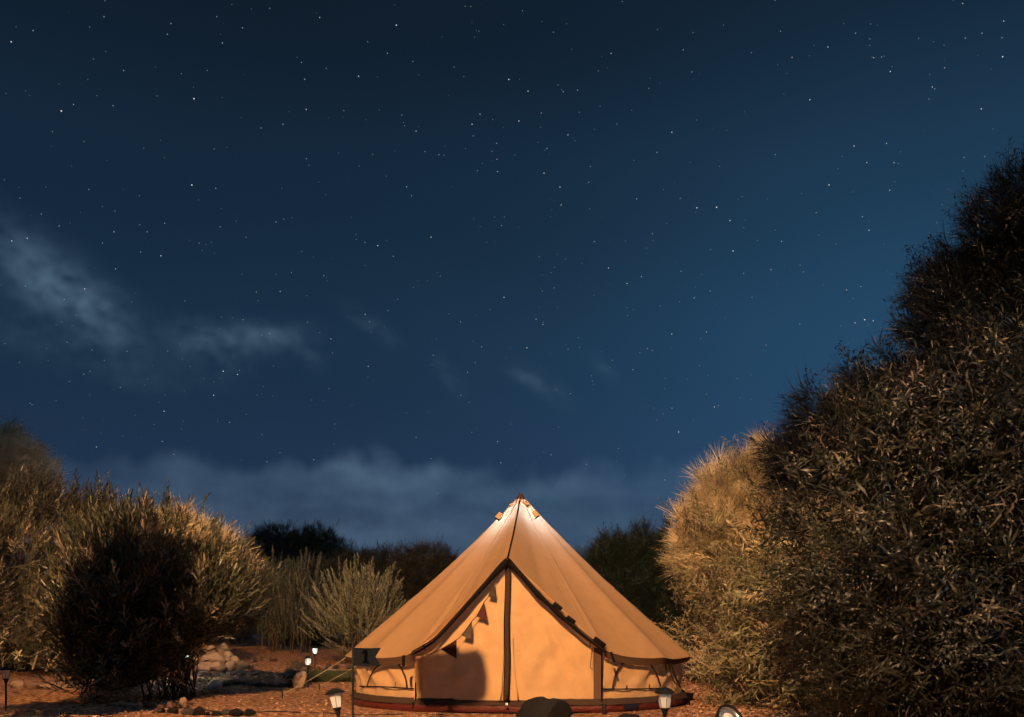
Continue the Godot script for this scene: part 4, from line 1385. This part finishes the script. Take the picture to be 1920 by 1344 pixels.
func small_things() -> void:
	lantern(ground_at(646, 7.2), "near solar lantern leaning left beside the flag pole", Vector3(0.0, 0.0, 0.17), 0.003, 0.3)
	lantern(ground_at(1248, 7.0), "near solar lantern before the tent's right end", Vector3(0.05, 0.0, 0.0), 0.003, 0.3)
	lantern(ground_at(577, 16.0), "nearer of the two lit lanterns left of the tent", Vector3.ZERO, 0.06, 1.5)
	lantern(ground_at(590, 19.2), "farther, brightest lantern of the two left of the tent", Vector3.ZERO, 0.15, 8.0)
	lantern(ground_at(10, 11.9), "unlit solar lantern at the left edge of the picture", Vector3.ZERO, 0.0, 0.0)
	lantern(ground_at(352, 17.6), "lit lantern half hidden in the dark bush's leaves", Vector3.ZERO, 2.6, 14.0)
	# the round spotlight at the bottom edge
	var t := thing("spotlight", "round steel spotlight with a dark hood at the near edge", "spotlight", ground_at(1365, 8.3))
	var st := begin()
	lathe(st, [Vector2(0.0, -0.05), Vector2(0.012, -0.05), Vector2(0.012, 0.2), Vector2(0.0, 0.2)], 8)
	obj("spike", finish(st), M.black, t)
	var head := Node3D.new()
	head.name = "head"
	t.add_child(head)
	head.position = Vector3(0, 0.235, 0)
	head.rotation = Vector3(0.95, 0.45, 0)
	st = begin()
	lathe(st, [Vector2(0.0, -0.12), Vector2(0.06, -0.11), Vector2(0.105, -0.05), Vector2(0.125, 0.03), Vector2(0.128, 0.05), Vector2(0.118, 0.05), Vector2(0.112, 0.03)], 24)
	obj("hood", finish(st), M.black, head)
	st = begin()
	lathe(st, [Vector2(0.112, 0.03), Vector2(0.09, 0.0), Vector2(0.08, 0.012), Vector2(0.03, 0.02), Vector2(0.0, 0.022)], 24)
	obj("reflector", finish(st), M.steel, head)
	st = begin()
	lathe(st, [Vector2(0.0, 0.030), Vector2(0.05, 0.027), Vector2(0.058, 0.018), Vector2(0.0, 0.016)], 20)
	obj("lens", finish(st), M.white, head)
	# the cable across the sand
	var pts := []
	var prev := [[325, 12.6], [350, 12.35], [380, 12.0], [420, 11.75], [470, 11.75], [520, 11.6], [570, 11.6], [620, 11.65], [680, 11.6], [760, 11.45]]
	var o := ground_at(325, 12.6)
	for q in prev:
		pts.append(ground_at(q[0], q[1]) - o + Vector3(0, 0.008, 0))
	st = begin()
	tube(st, curve(pts, 6), 0.008, 0.008, 6)
	var cable := obj("power_cable", finish(st), M.black)
	cable.position = o
	tag(cable, "thin black cable lying across the sand to the tent", "cable")
	# a tree added left of the frame to cast shade on the reed dome
	var foot := Vector3(-5.2, gy(-5.2, -5.6), -5.6)
	var p := thing("shadow_tree", "added round-headed tree out of view that shades the reed dome", "tree", foot)
	var lobes := [[foot + Vector3(0.1, 6.3, 0), Vector3(0.55, 0.62, 0.5)], [foot + Vector3(-0.15, 5.7, 0), Vector3(0.55, 0.6, 0.5)], [foot + Vector3(-0.2, 5.3, 0.7), Vector3(0.75, 0.45, 0.6)]]
	crown(p, "crown", [shoot(20, 14, 0.3, 0.12, 0.032, 55, 0.2)], lobes, 1300, {"tint": Vector3(0.05, 0.06, 0.03), "dry": Vector3(0.1, 0.08, 0.04), "up": 0.5, "out": 0.7, "uneven": 0.5, "shell": 0.6})
	trunk(p, foot, lobes, 0.05)


func _ready() -> void:
	rng.seed = 2024
	bumps.seed = 3
	bumps.frequency = 0.5
	bumps.fractal_octaves = 3
	fine.seed = 4
	fine.frequency = 0.5
	fine.fractal_octaves = 2
	# ---- camera
	var cam := Camera3D.new()
	cam.name = "camera"
	cam.position = Vector3(0, EYE, 0)
	cam.projection = Camera3D.PROJECTION_FRUSTUM
	cam.near = 0.05
	cam.far = 2000.0
	cam.size = 1344.0 / FOCAL * 0.05
	cam.frustum_offset = Vector2(0, (HORIZON - 672.0) / FOCAL * 0.05)
	add_child(cam)
	cam.current = true
	# ---- sky
	var env := Environment.new()
	env.background_mode = Environment.BG_SKY
	var sm := PanoramaSkyMaterial.new()
	sm.panorama = ImageTexture.create_from_image(sky_image())
	env.sky = Sky.new()
	env.sky.sky_material = sm
	env.tonemap_mode = Environment.TONE_MAPPER_LINEAR
	env.tonemap_exposure = 1.0
	env.sdfgi_enabled = true
	env.ssao_enabled = true
	env.ssil_enabled = true
	var we := WorldEnvironment.new()
	we.name = "world"
	we.environment = env
	add_child(we)
	# ---- faint moonlight from high on the right
	var moon := DirectionalLight3D.new()
	moon.name = "moonlight"
	moon.light_color = Color(0.62, 0.82, 1.0)
	moon.light_energy = 0.10
	moon.light_angular_distance = 0.5
	moon.shadow_enabled = true
	add_child(moon)
	moon.look_at_from_position(Vector3.ZERO, Vector3(-0.4, -0.85, -0.2))
	materials()
	ready_lamps()
	stars()
	ground()
	tent()
	bunting()
	marker()
	plants()
	stones()
	small_things()
